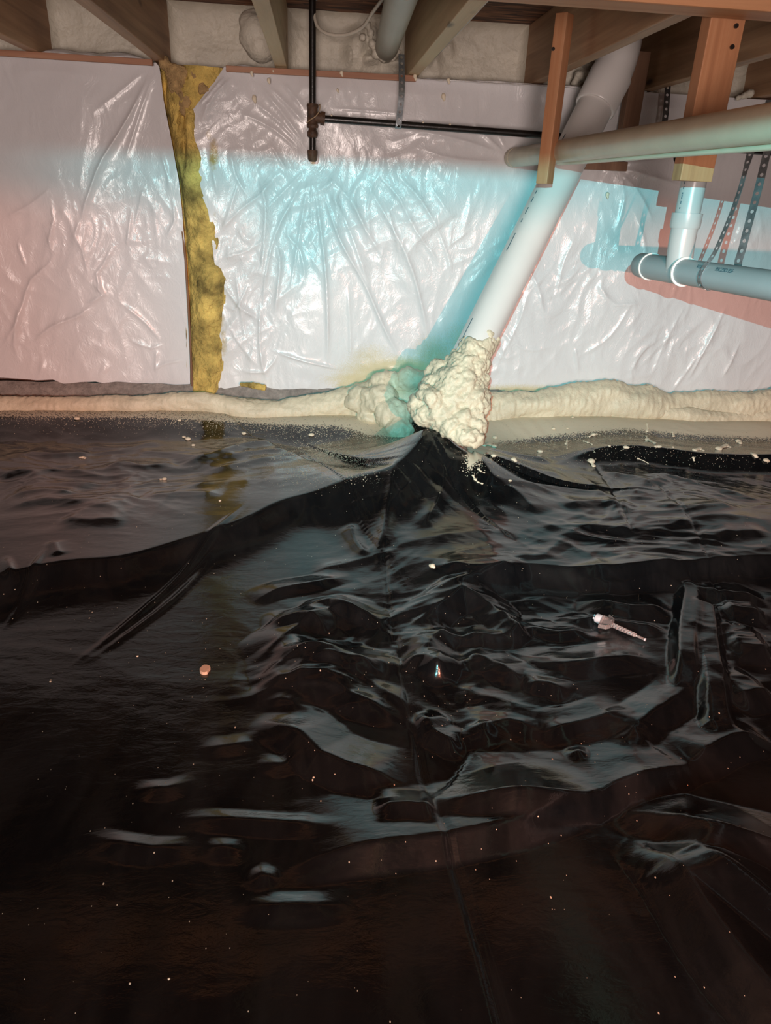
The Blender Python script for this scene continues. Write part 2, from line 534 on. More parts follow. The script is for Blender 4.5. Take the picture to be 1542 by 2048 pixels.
# ------------------------------------------------------------------ white sheets on the wall
def pxline(pts):
    a = np.array(pts, float); return a


YW = D
LEFT_EDGE = pxline([(300, 112), (317, 132), (322, 160), (327, 200), (345, 290), (358, 360), (364, 420), (371, 520), (375, 600), (377, 680), (379, 778)])
RIGHT_EDGE = pxline([(448, 132), (432, 158), (402, 200), (384, 222), (380, 245), (384, 285), (396, 330), (404, 390), (416, 420), (424, 470), (428, 520), (436, 560), (431, 640), (432, 700), (427, 778)])


def edge_x(line, z):
    P = np.array([at(px, py, YW) for px, py in line]); o = np.argsort(P[:, 2]); return np.interp(z, P[o, 2], P[o, 0])


def wall_xz(pts):
    return [at(px, py, YW)[[0, 2]] for px, py in pts]


WALL_FOLDS = [  # pixel polyline, height, width
    ([(305, 132), (275, 200), (240, 265), (205, 320), (185, 370), (165, 430), (150, 470)], .016, .012),
    ([(310, 140), (285, 210), (262, 280), (245, 330)], .007, .010), ([(300, 130), (230, 190), (180, 230)], .005, .012),
    ([(100, 390), (108, 440), (98, 480), (104, 520)], .008, .010), ([(165, 430), (150, 470), (165, 500), (175, 560)], .007, .012),
    ([(120, 480), (95, 530), (60, 560), (40, 620), (28, 690), (45, 740)], .010, .014), ([(0, 440), (60, 410), (110, 370)], .006, .010),
    ([(190, 600), (160, 630), (100, 655), (60, 690)], .010, .012), ([(180, 560), (205, 590), (165, 610)], .008, .010),
    ([(225, 490), (205, 530), (180, 560)], .007, .010), ([(262, 410), (257, 460), (250, 500)], .008, .008),
    ([(290, 370), (275, 420), (265, 460)], .007, .008), ([(345, 390), (350, 440), (330, 480)], .009, .010), ([(320, 300), (335, 350), (340, 385)], .008, .008),
    ([(230, 600), (290, 650), (320, 690)], .008, .012), ([(30, 480), (50, 540)], .006, .008), ([(300, 745), (330, 730), (370, 722)], .006, .008),
    ([(190, 540), (200, 590)], .008, .008), ([(310, 700), (308, 750)], .006, .010), ([(0, 700), (30, 650), (38, 600)], .006, .010), ([(250, 680), (300, 700), (330, 690)], .005, .010),
    # fan under the gas pipe cap
    ([(622, 332), (605, 430), (590, 520), (578, 600)], .007, .010), ([(625, 335), (640, 450), (652, 560), (655, 690), (650, 750)], .013, .009),
    ([(630, 335), (668, 450), (690, 500), (730, 570), (770, 660), (810, 735)], .013, .010), ([(634, 338), (690, 440), (720, 520), (745, 600)], .008, .011),
    ([(618, 332), (585, 400), (550, 470), (530, 560), (525, 640)], .012, .010), ([(614, 336), (560, 390), (520, 430)], .007, .010),
    ([(640, 340), (700, 400), (735, 470), (740, 510)], .007, .012), ([(626, 335), (622, 420), (626, 480)], .005, .006),
    ([(720, 345), (770, 430), (820, 530), (850, 640), (856, 700)], .012, .012), ([(745, 335), (800, 400), (830, 460), (890, 540)], .010, .012),
    ([(790, 345), (840, 400), (870, 450)], .009, .012), ([(830, 380), (880, 470), (910, 560)], .007, .012), ([(770, 400), (790, 470), (800, 520)], .008, .010),
    ([(700, 380), (720, 440), (770, 520)], .008, .010), ([(750, 350), (735, 420), (745, 490)], .007, .010), ([(860, 370), (900, 430), (925, 430)], .006, .012),
    ([(910, 430), (900, 490), (950, 450)], .006, .010), ([(695, 560), (700, 660), (700, 740)], .006, .010),
    # crumpled strip beside the tear
    ([(425, 480), (480, 420), (520, 390), (560, 340)], .012, .012), ([(430, 520), (500, 500), (540, 470)], .009, .010), ([(440, 560), (475, 610), (520, 640)], .012, .012),
    ([(470, 540), (478, 600), (490, 680)], .009, .010), ([(510, 330), (530, 400), (528, 480), (520, 570)], .011, .010), ([(480, 350), (460, 420), (440, 470)], .008, .010),
    ([(545, 470), (560, 520), (555, 580), (548, 640)], .012, .010), ([(500, 560), (470, 620), (440, 610)], .008, .010), ([(520, 590), (520, 700), (535, 770)], .011, .010),
    ([(450, 640), (480, 690), (520, 740)], .008, .012), ([(540, 700), (600, 720), (690, 742)], .010, .007), ([(470, 740), (530, 745), (560, 700)], .007, .010),
    ([(560, 460), (600, 500), (610, 560)], .007, .010), ([(460, 290), (470, 350), (500, 400)], .008, .010), ([(420, 300), (430, 360), (440, 400)], .008, .010), ([(540, 285), (560, 320), (575, 345)], .007, .007),
    # upper fan left of the gas tee and around the beige pipe
    ([(470, 150), (430, 190), (400, 250)], .010, .012), ([(450, 150), (415, 195), (395, 215)], .009, .008), ([(510, 160), (560, 220), (612, 290)], .007, .010), ([(530, 165), (580, 215), (612, 250)], .007, .008),
    ([(560, 160), (595, 200), (612, 225)], .006, .007), ([(470, 220), (550, 260), (610, 315)], .005, .010), ([(490, 190), (560, 245), (608, 300)], .005, .008),
    ([(1018, 312), (940, 285), (850, 265), (800, 262)], .007, .012), ([(1018, 320), (950, 322), (880, 312), (830, 290)], .008, .012), ([(1015, 308), (970, 270), (940, 235)], .006, .010),
    ([(1018, 305), (1000, 270), (985, 240)], .005, .010), ([(660, 216), (740, 222), (810, 228)], .004, .004),
    ([(1235, 335), (1290, 350), (1370, 372)], .010, .012), ([(1235, 338), (1280, 390), (1310, 450)], .008, .010), ([(1240, 340), (1250, 400), (1230, 470)], .006, .012), ([(1238, 330), (1300, 322), (1345, 318)], .006, .012),
    # right panel
    ([(1060, 560), (1040, 640), (1000, 720), (985, 770)], .006, .012), ([(1190, 560), (1230, 610), (1290, 600)], .007, .012), ([(1300, 680), (1260, 740), (1270, 780)], .006, .012),
    ([(1460, 600), (1410, 690), (1370, 770)], .010, .012), ([(1400, 700), (1360, 760), (1340, 790)], .007, .012), ([(1150, 690), (1160, 750)], .006, .010), ([(1270, 590), (1220, 670), (1150, 720)], .006, .012),
    ([(1380, 600), (1330, 680), (1300, 760)], .006, .012), ([(1500, 420), (1480, 520)], .005, .012), ([(1020, 500), (1070, 560), (1090, 640)], .006, .010), ([(1160, 460), (1130, 520), (1110, 600)], .006, .012),
    ([(1270, 420), (1290, 500), (1270, 560)], .006, .012), ([(1480, 680), (1440, 760)], .007, .012), ([(980, 640), (1050, 700), (1120, 690)], .005, .012),
]


def wall_relief(X, Z):
    px, py = project(np.stack([X, np.full_like(X, YW), Z], -1))
    cr = splat(px, py, [(500, 480, 90, 170, 1.0), (480, 660, 60, 90, .8), (800, 430, 130, 130, .85), (650, 420, 80, 120, .7), (900, 480, 90, 90, .7), (520, 330, 80, 50, .7),
                        (180, 480, 190, 150, .40), (300, 450, 70, 130, .55), (150, 680, 190, 80, .40), (1180, 560, 200, 160, .42), (1350, 700, 180, 80, .45), (420, 200, 50, 60, .7), (1270, 360, 70, 40, .5), (1000, 700, 80, 70, .4), (1490, 480, 60, 60, .3)])
    cr = np.maximum(cr, 0.13)
    H = np.zeros_like(X)
    for pts, h, wd in WALL_FOLDS:
        fold(X, Z, H, wall_xz(pts), h * 0.95, wd * 0.8, wd * 0.6, 1.15, 1.15, 0.3, 0.04)
    wx = X + 0.05 * noise2(X * 5, Z * 5, 3); wz = Z + 0.05 * noise2(X * 5, Z * 5, 4)
    for k, (th, fx, fz, a, sd) in enumerate(((0.3, 11, 5, .014, 11), (-0.4, 11, 5, .013, 12), (0.9, 14, 6, .009, 13), (0.05, 22, 8, .006, 14))):
        rx = wx * math.cos(th) - wz * math.sin(th); rz = wx * math.sin(th) + wz * math.cos(th)
        H += cr * a * ridged(rx * fx + k, rz * fz, 1, sd) * sm(-.35, .2, noise2(X * 5 + k, Z * 5, 171 + k))
    H += 0.020 * noise2(X * 2.2, Z * 1.6, 8) + 0.004 * np.sin((X + .12) * 2 * math.pi / 0.406)
    H -= 0.012 * np.exp(-((px - 625) / 40) ** 2 - ((py - 325) / 60) ** 2)
    return H, cr, px, py


def wall_panel(name, xl, xr, zb, step=0.0038):
    """xl(z), xr(z): the side edges; zb(x): the lower edge"""
    zt = CAMZ + 0.336
    nv = int(1.10 / step); 
    v = np.linspace(0, 1, nv)[:, None]
    xm = np.linspace(0, 1, int(max(2, (xr(0.6) - xl(0.6)) / step)))[None, :]
    z0 = np.full_like(v, 0.13) + 0 * xm
    zz = 0.13 + (zt - 0.13) * v + 0 * xm
    for _ in range(2):
        x = xl(zz) + (xr(zz) - xl(zz)) * xm
        lo = zb(x); zz = lo + (zt - lo) * v
    x = xl(zz) + (xr(zz) - xl(zz)) * xm
    H, cr, px, py = wall_relief(x, zz)
    top = sm(0, 0.05, zt - zz); side = np.minimum(sm(0, 0.03, x - xl(zz)) if xl(0.6) > -1.5 else 1, sm(0, 0.03, xr(zz) - x) if xr(0.6) < 2 else 1)
    H = H * (0.25 + 0.75 * top)
    y = YW - H + 0.012
    P = np.stack([x, y, zz], -1)
    me = grid_mesh(name, P)
    spray = splat(px, py, [(800, 745, 130, 35, .95), (870, 720, 60, 60, .6), (740, 720, 60, 40, .55), (760, 760, 110, 22, 1.0), (1040, 785, 120, 16, .8), (1160, 790, 130, 18, .7), (1500, 800, 120, 18, .5), (690, 770, 30, 16, .7), (930, 690, 60, 60, .5)])
    stain = splat(px, py, [(428, 310, 12, 40, .95), (447, 690, 9, 40, .75), (436, 590, 12, 45, .85), (418, 270, 8, 20, .6), (626, 322, 7, 9, .95), (440, 640, 12, 30, .7), (430, 440, 8, 30, .5)])
    attr(me, 'spray', spray); attr(me, 'stain', stain); attr(me, 'crumple', cr)
    return link(name, me, M['white_sheet'])


def zlow_left(x):
    px = np.array([-400, 0, 70, 105, 125, 190, 230, 290, 340, 380]); py = np.array([752, 755, 760, 760, 768, 764, 771, 770, 777, 772])
    P = np.array([at(a, b, YW) for a, b in zip(px, py)]); return np.interp(x, P[:, 0], P[:, 2]) + 0.003 * noise2(x * 14, x * 0 + .3, 2)


def zlow_right(x):
    px = np.array([425, 440, 470, 500, 535, 560, 600, 650, 690, 720, 800, 980, 1150, 1300, 1542, 1900]); py = np.array([776, 779, 775, 766, 775, 779, 777, 780, 777, 776, 782, 790, 795, 795, 800, 805])
    P = np.array([at(a, b, YW) for a, b in zip(px, py)]); return np.interp(x, P[:, 0], P[:, 2]) + 0.003 * noise2(x * 14, x * 0 + .3, 2)


tag(wall_panel('white_plastic_sheet', lambda z: np.full_like(np.asarray(z, float), -2.7), lambda z: edge_x(LEFT_EDGE, z), zlow_left),
    'white plastic sheet on the wall left of the yellow insulation gap', 'plastic sheet')
tag(wall_panel('white_plastic_sheet', lambda z: edge_x(RIGHT_EDGE, z), lambda z: np.full_like(np.asarray(z, float), 3.1), zlow_right),
    'wide wrinkled white plastic sheet on the wall right of the yellow insulation', 'plastic sheet')

# sheet scraps folded over the top of the strips
def top_flap(pts, h, lab):
    """a loose lip of the sheet standing above the strip"""
    P = np.array([at(a, b, 2.715) for a, b in pts]); n = 70; m = 8
    x = np.linspace(P[0, 0], P[-1, 0], n)[:, None] + 0 * np.zeros((1, m)); t = np.linspace(0, 1, m)[None, :]
    zb = np.interp(x, P[:, 0], P[:, 2]); hh = h * (0.5 + 0.5 * np.abs(noise2(x * 9, x * 0 + 2.2, 5))) * np.minimum(1, np.minimum(x - P[0, 0] + .005, P[-1, 0] - x + .005) / .04)
    z = zb + hh * t; y = 2.700 + 0.03 * t ** 2 + 0.010 * noise2(x * 22, t * 2 + 0 * x, 6)
    me = grid_mesh('plastic_flap', np.stack([x, y, z], -1))
    for a in ('spray', 'stain', 'crumple'): attr(me, a, np.full(n * m, 0.3))
    so = link('plastic_flap', me, M['white_sheet']); mo = so.modifiers.new('s', 'SOLIDIFY'); mo.thickness = 0.0015
    return tag(so, lab, 'plastic flap')


top_flap([(70, 108), (300, 124)], 0.03, 'loose white plastic lip above the left wooden strip')
top_flap([(452, 140), (545, 146)], 0.03, 'loose white plastic lip below the round foam lump')
top_flap([(830, 160), (1290, 184)], 0.018, 'long white plastic fold along the top of the wall at right')

# wooden nailing strips
def strip(a, b, lab):
    p = at(*a, 2.69); q = at(*b, 2.69)
    c = []
    for dz in (0.0, 0.017):
        for P, dy in ((p, 0), (q, 0), (q, 0.014), (p, 0.014)):
            c.append((P[0], P[1] + dy, P[2] + dz))
    tag(bm_obj('nailing_strip', hexa(c), M['strip'], bevel=0.0015), lab, 'wood strip')


strip((-120, 104), (305, 131), 'thin brown wooden strip along the top of the left white sheet')
strip((452, 143), (832, 163), 'thin brown wooden strip behind the black vertical pipe')

# grey concrete ledge under the sheets
def ledge():
    n, m = 620, 14
    x = np.linspace(-2.8, 3.2, n)[:, None] + np.zeros((1, m)); t = np.linspace(0, 1, m)[None, :]
    z = 0.145 - 0.13 * t + 0.006 * noise2(x * 10, t * 2 + 0 * x, 31); y = 2.735 - 0.040 * t ** 0.7 + 0.012 * fbm2(x * 16, z * 30, 4, 33)
    o = link('baseboard_back', grid_mesh('baseboard_back', np.stack([x, y, z], -1)), M['concrete']); o['kind'] = 'structure'; o['label'] = 'rough grey concrete ledge below the sheets'


ledge()

# ------------------------------------------------------------------ yellow insulation in the gap
def batt():
    root = empty('insulation_batt', tuple(at(400, 770, 2.75)), 'strip of yellow glass wool showing between the two white sheets', 'insulation')
    nz, nx = 300, 60
    z = np.linspace(0.115, CAMZ + 0.332, nz)[:, None]; t = np.linspace(0, 1, nx)[None, :]
    xl = edge_x(LEFT_EDGE, z) - 0.012; xr = edge_x(RIGHT_EDGE, z) + 0.03
    x = xl + (xr - xl) * t; zz = z + 0 * x
    y = 2.742 - 0.030 * np.sin(np.pi * np.clip(t * 1.25 - .2, 0, 1)) ** 0.6 - 0.022 * fbm2(x * 11, zz * 7, 5, 41) - 0.010 * ridged(x * 14, zz * 9, 2, 43) + 0.03 * np.exp(-((t - 0.07) / .05) ** 2)
    px, py = project(np.stack([x, y, zz], -1))
    y = y + 0.035 * splat(px, py, [(362, 235, 8, 40, 1), (366, 300, 6, 30, .8), (372, 205, 10, 14, .8)])
    link('batt_core', grid_mesh('batt_core', np.stack([x, y, zz], -1)), M['batt'], root)
    # dark backing edge along the left side
    P = [at(a, b, 2.728) for a, b in ((340, 330), (360, 420), (371, 520), (377, 620), (381, 700), (384, 772))]
    tube('facing_edge', P, 0.004, M['stud'], root, 8)
    tuft_px = [(330, 128, .022), (345, 138, .022), (362, 150, .03), (352, 172, .028), (372, 175, .026), (368, 200, .024), (395, 150, .024), (412, 155, .020), (405, 178, .018), (372, 222, .018), (340, 155, .016)]
    balls = [(*at(a, b, 2.722), r, 1, .55, 1) for a, b, r in tuft_px]
    link('wool_tuft', blob_mesh('wool_tuft', balls, 0.006, 0.012, 45, 3), M['tuft'], root)

batt()
balls = [(*at(a, b, 2.700), r) for a, b, r in ((492, 769, .011), (500, 771, .012), (508, 772, .014), (517, 773, .014), (526, 775, .013), (484, 768, .009))]
tag(link('wool_scrap', blob_mesh('wool_scrap', balls, 0.004, 0.006, 60, 6), M['batt']), 'small yellow glass wool scrap poking out under the white sheet', 'insulation scrap')

# ------------------------------------------------------------------ foam on the rim between the joists
BAYS = [(2, 3, 'textured cream spray foam filling the first rim bay from the left'), (3, 4, 'cream spray foam rim bay holding the round grey lump'),
        (4, 5, 'lumpy cream spray foam bay where the grey drain pipe enters'), (5, 6, 'square cream spray foam bay right of the drain pipe joist'),
        (6, 7, 'cream spray foam behind the white pipe elbow'), (7, 8, 'spray foam in the bay at the right edge'), (1, 2, 'spray foam in the bay at the left edge')]
for a, b, lab in BAYS:
    x0 = JX[a][0] + 0.019; x1 = JX[b][0] - 0.019; n, m = 150, 80
    u = np.linspace(0, 1, n)[:, None]; t = np.linspace(0, 1, m)[None, :]
    x = x0 + (x1 - x0) * u + 0 * t; z = ZJ - 0.002 + (ZO - ZJ + 0.004) * t + 0 * u
    ed = np.minimum(np.minimum(u * (x1 - x0), (1 - u) * (x1 - x0)), 0.9 * (1 - t) * (ZO - ZJ))
    y = YR - 0.030 * np.exp(-ed / 0.012) - 0.006 * fbm2(x * 22, z * 22, 4, 50 + a) - 0.010 * noise2(x * 5, z * 5, 61)
    px, py = project(np.stack([x, y, z], -1))
    y = y - 0.05 * splat(px, py, [(715, 95, 18, 40, .8), (738, 118, 20, 16, .8), (745, 70, 14, 22, .6), (700, 110, 14, 25, .6), (790, 128, 20, 14, .6), (870, 120, 14, 30, .5), (895, 95, 12, 16, .4), (1165, 160, 14, 20, 1)]) * (1 + 0.35 * ridged(x * 18, z * 12, 1, 71))
    o = link('rim_foam', grid_mesh('rim_foam', np.stack([x, y, z], -1)), M['rim_foam'])
    tag(o, lab, 'spray foam', 'spray foam between the joists')
balls = [(*at(a, b, 2.795), r) for a, b, r in ((512, 62, .050), (520, 92, .050), (500, 45, .035), (530, 75, .045), (505, 75, .045), (508, 28, .018))]
tag(link('foam_lump', blob_mesh('foam_lump', balls, 0.006, 0.004, 25, 8), M['rim_foam']), 'smooth rounded grey foam lump bulging from the rim beside a joist', 'foam lump')
balls = [(*at(a, b, 2.78), r) for a, b, r in ((1158, 152, .018), (1150, 165, .014), (1170, 160, .012), (1178, 148, .012))]
tag(link('foam_lump', blob_mesh('foam_lump', balls, 0.004, 0.004, 60, 9), M['rim_foam']), 'small foam crumb heap behind the white pipe coupling', 'foam lump')
balls = [(*at(a, b, 2.70), r) for a, b, r in ((1500, 188, .014), (1488, 192, .012), (1478, 196, .010))]
tag(link('foam_lump', blob_mesh('foam_lump', balls, 0.004, 0.004, 60, 10), M['rim_foam']), 'small foam lump on top of the sheet right of the wide board', 'foam lump')

# foam drops stuck to the strips and the wall sheet
for k, (a, b, r, lab) in enumerate([(503, 146, .008, 'cream foam drop hanging on the strip below the round foam lump'), (546, 142, .005, 'tiny foam drop on the strip just left of the pale joist'),
                                    (508, 196, .010, 'long cream foam drop on the white sheet below the left strip'), (887, 192, .010, 'cream foam drop on the white sheet right of the hanger strap'),
                                    (683, 145, .008, 'foam drop on the strip below the cable loop'), (897, 160, .008, 'foam drop on the fold right of the hanger strap'), (1215, 389, .009, 'pale green foam drop on the lit sheet right of the big white pipe'),
                                    (537, 160, .008, 'thin foam smear at the top of the wide white sheet'), (675, 180, .006, 'small foam smear right of the black vertical pipe'), (830, 152, .009, 'foam drop beside the foot of the drain pipe joist')]):
    p = at(a, b, 2.712 if b > 165 else 2.690)
    me = blob_mesh('foam_drop', [(*p, r, .8, .7, 1), (p[0] + .003, p[1], p[2] - r * .9, r * .7, .8, .7, 1.1)], 0.003, 0.0015, 120, k)
    tag(link('foam_drop', me, M['drop']), lab, 'foam drop', 'foam drops on the wall')

# ------------------------------------------------------------------ black sheet on the ground
FOLDS = [  # pixel polyline (left to right), height, far width, near width
    ([(-500, 1190), (-60, 1126), (0, 1118), (120, 1098), (240, 1088), (360, 1058), (480, 1022), (560, 990), (640, 974), (740, 955), (790, 932)], .060, .55, .045),
    ([(545, 1702), (640, 1673), (760, 1657), (900, 1640), (1050, 1610), (1130, 1587), (1215, 1566)], .022, .080, .025),
    ([(500, 1392), (600, 1440), (640, 1478), (700, 1502), (780, 1520), (852, 1529)], .020, .055, .030),
    ([(848, 1528), (870, 1556), (1000, 1569), (1180, 1566), (1240, 1541), (1300, 1521), (1370, 1501), (1445, 1456)], .026, .085, .022),
    ([(1240, 1467), (1300, 1412), (1360, 1372), (1392, 1340)], .016, .040, .030),
    ([(1395, 1150), (1440, 1175), (1542, 1180)], .014, .05, .02),
    ([(1215, 1565), (1300, 1590), (1420, 1632), (1560, 1665), (1800, 1730)], .024, .060, .030),
    ([(1268, 1603), (1350, 1682), (1420, 1782), (1500, 1885), (1600, 1990), (1760, 2170)], .036, .13, .035), ([(1330, 1640), (1440, 1712), (1560, 1796), (1780, 1960)], .018, .05, .04), ([(1380, 1500), (1470, 1450), (1560, 1440)], .02, .05, .03),
    ([(608, 1020), (680, 1030), (775, 1020)], .014, .035, .03),
    ([(150, 1634), (210, 1652), (300, 1668), (370, 1663), (425, 1650)], .008, .020, .02), ([(310, 1612), (420, 1607), (600, 1617), (660, 1627), (720, 1645)], .008, .018, .02),
    ([(395, 1664), (500, 1670)], .005, .015, .02), ([(500, 1704), (530, 1724), (565, 1730)], .007, .018, .02), ([(445, 1777), (560, 1782), (640, 1780), (720, 1768)], .009, .022, .02),
    ([(250, 1548), (330, 1550), (395, 1530)], .006, .018, .02), ([(385, 1464), (450, 1464), (535, 1448)], .007, .025, .02), ([(505, 1492), (560, 1502), (615, 1482)], .006, .02, .02),
    ([(765, 1158), (830, 1152), (920, 1132), (1000, 1114), (1062, 1105), (1200, 1112), (1300, 1110), (1400, 1100), (1580, 1094), (1900, 1090)], .050, .50, .026),
    ([(780, 1230), (840, 1217), (900, 1187), (925, 1172), (980, 1190), (1040, 1230), (1090, 1215)], .022, .045, .030),
    ([(500, 1290), (600, 1230), (680, 1200), (770, 1240)], .018, .05, .035), ([(500, 1330), (600, 1290), (700, 1300), (790, 1330)], .015, .05, .03), ([(510, 1360), (640, 1350), (760, 1390), (830, 1400)], .013, .05, .03),
    ([(110, 1322), (230, 1237), (330, 1162), (430, 1082), (505, 1022)], .009, .010, .010), ([(140, 1315), (250, 1245), (350, 1175), (440, 1095)], .006, .009, .009),
    ([(-10, 1250), (60, 1172), (110, 1098)], .006, .009, .009), ([(15, 1130), (30, 1180)], .008, .012, .012), ([(110, 1100), (122, 1132)], .012, .014, .012),
    ([(1100, 908), (1170, 897), (1260, 893), (1330, 900), (1420, 907), (1580, 905), (1760, 915)], .060, .35, .030), ([(960, 930), (1020, 924), (1110, 926)], .030, .10, .025),
    ([(380, 885), (420, 878), (470, 880)], .01, .05, .03), ([(340, 930), (420, 915), (500, 890), (580, 880)], .030, .10, .035), ([(400, 950), (520, 930), (640, 900)], .020, .08, .03), ([(230, 985), (330, 975), (440, 985)], .016, .10, .03),
    ([(0, 1030), (100, 1010), (190, 1025), (260, 1035)], .018, .10, .03), ([(60, 960), (130, 975), (200, 985)], .012, .06, .03), ([(30, 900), (75, 975), (30, 985)], .012, .04, .03), ([(160, 890), (250, 900), (330, 885)], .012, .06, .03),
    ([(760, 1100), (830, 1090), (920, 1080), (1010, 1075), (1060, 1100)], .012, .06, .03), ([(940, 1010), (1020, 1005), (1080, 1040)], .020, .06, .03), ([(1000, 1000), (1120, 985), (1240, 1000)], .018, .07, .03),
    ([(1240, 1010), (1330, 960), (1420, 980), (1542, 1010)], .020, .09, .03), ([(1080, 1090), (1180, 1060), (1300, 1070), (1400, 1050), (1560, 1050)], .018, .09, .025), ([(1150, 960), (1210, 1010), (1260, 1080)], .008, .02, .02),
    ([(1150, 1170), (1260, 1200), (1360, 1195)], .018, .07, .03), ([(1040, 1290), (1130, 1310), (1230, 1300), (1330, 1290)], .013, .05, .03), ([(1060, 1440), (1180, 1420), (1270, 1390)], .014, .04, .03), ([(840, 1390), (870, 1440), (940, 1468)], .014, .03, .02),
    ([(1440, 1200), (1542, 1210)], .016, .06, .03), ([(1460, 1270), (1560, 1280)], .016, .07, .03), ([(1470, 1370), (1560, 1350)], .018, .07, .03),
    ([(840, 1300), (880, 1250), (920, 1230)], .016, .05, .03), ([(870, 1340), (885, 1290)], .012, .03, .03), ([(920, 1280), (1000, 1310), (1060, 1350)], .012, .04, .03),
    ([(740, 1595), (820, 1590), (890, 1600)], .012, .03, .02), ([(620, 1125), (720, 1110), (800, 1100)], .012, .03, .02), ([(700, 1040), (715, 1075), (740, 1100)], .022, .02, .02), ([(745, 1100), (765, 1060), (775, 1020), (790, 960)], .030, .025, .025),
    ([(560, 1330), (660, 1310), (780, 1330)], .010, .05, .03), ([(930, 1440), (1020, 1420), (1100, 1440)], .010, .04, .03),
    ([(905, 1232), (960, 1252), (1020, 1249), (1057, 1215)], .016, .05, .022), ([(1040, 1225), (1120, 1245), (1192, 1242)], .010, .035, .02), ([(1110, 1217), (1160, 1220), (1225, 1208)], .009, .03, .02),
    ([(800, 1290), (850, 1302), (895, 1342)], .016, .06, .022), ([(1045, 1345), (1100, 1352), (1145, 1372)], .010, .035, .02), ([(912, 1452), (960, 1449), (995, 1435)], .008, .025, .02), ([(1135, 1490), (1160, 1484), (1185, 1488)], .008, .02, .015),
    ([(500, 1182), (560, 1162), (640, 1152), (705, 1135)], .010, .035, .02), ([(590, 1202), (660, 1192), (720, 1217), (785, 1232)], .012, .03, .02), ([(520, 1227), (600, 1217), (672, 1252)], .012, .035, .02), ([(540, 1282), (640, 1297), (705, 1312)], .010, .04, .02),
    ([(500, 1347), (600, 1332), (745, 1352)], .012, .04, .022), ([(640, 1402), (700, 1392), (765, 1402)], .008, .03, .02), ([(510, 1370), (560, 1377), (625, 1397)], .008, .025, .02),
    ([(40, 905), (110, 912), (190, 902)], .02, .08, .025), ([(210, 925), (290, 938), (360, 928)], .02, .08, .025), ([(20, 1000), (90, 990), (150, 998)], .02, .08, .025), ([(120, 1050), (190, 1058), (260, 1050)], .018, .07, .025), ([(280, 1010), (360, 1003), (450, 1008)], .016, .07, .025),
    ([(130, 940), (210, 955), (270, 950)], .016, .06, .025), ([(0, 960), (40, 950), (90, 958)], .018, .06, .025), ([(440, 930), (520, 912), (590, 908)], .018, .07, .025), ([(1120, 1020), (1200, 1010), (1270, 1030)], .02, .07, .025), ([(1300, 1015), (1380, 1030), (1470, 1020)], .02, .07, .025),
    ([(980, 960), (1060, 970), (1130, 960)], .018, .07, .025), ([(1330, 1070), (1420, 1080), (1542, 1075)], .018, .06, .025), ([(1200, 950), (1260, 965), (1310, 985)], .016, .06, .025),
    ([(860, 1135), (960, 1150), (1060, 1140)], .012, .05, .02), ([(1130, 1140), (1220, 1160), (1330, 1150), (1400, 1165)], .014, .06, .02), ([(1180, 1215), (1280, 1235), (1345, 1240)], .012, .05, .02),
    ([(880, 960), (885, 1000), (840, 1060)], .030, .03, .03), ([(930, 985), (960, 980), (990, 1000)], .030, .04, .03), ([(770, 1030), (830, 990), (880, 950)], .030, .04, .03),
]
TENT = [  # crests of the tent pulled up to the foot of the pipe: pixels, height at each point, widths
    ([(600, 990), (700, 966), (790, 935), (835, 890), (858, 858), (918, 866)], (.05, .065, .10, .15, .187, .178), .20, .16),
    ([(905, 866), (925, 905), (936, 955)], (.04, .05, .02), .05, .07)]
FACETS = [  # long flat-topped pleats: pixels, height at each point, widths
    ([(1370, 1400), (1378, 1335), (1374, 1260), (1384, 1172)], (-.006, .026, .014, .002), .034, .034), ([(1470, 1490), (1446, 1420), (1428, 1330), (1412, 1210)], (-.006, .026, .016, .002), .034, .034)]
SEAMS = [([(770, 1090), (775, 1180), (800, 1290), (830, 1420), (850, 1525), (885, 1620), (930, 1750), (985, 1920), (1025, 2060)], -.004),
         ([(1178, 925), (1225, 1000), (1262, 1080)], -.004), ([(1315, 985), (1375, 1060), (1420, 1140), (1470, 1240)], -.004), ([(1380, 1140), (1410, 1185), (1450, 1200)], -.003)]


def axis_pts(lo, a, b, hi, fine, coarse):
    return np.concatenate([np.arange(lo, a, coarse), np.arange(a, b, fine), np.arange(b, hi + 1e-6, coarse)])


GX = axis_pts(-2.6, -1.35, 1.95, 3.0, 0.0048, 0.03)
GY = np.concatenate([np.arange(-0.8, 0.40, 0.02), np.arange(0.40, 2.46, 0.0042), np.linspace(2.46, 2.715, 60)])


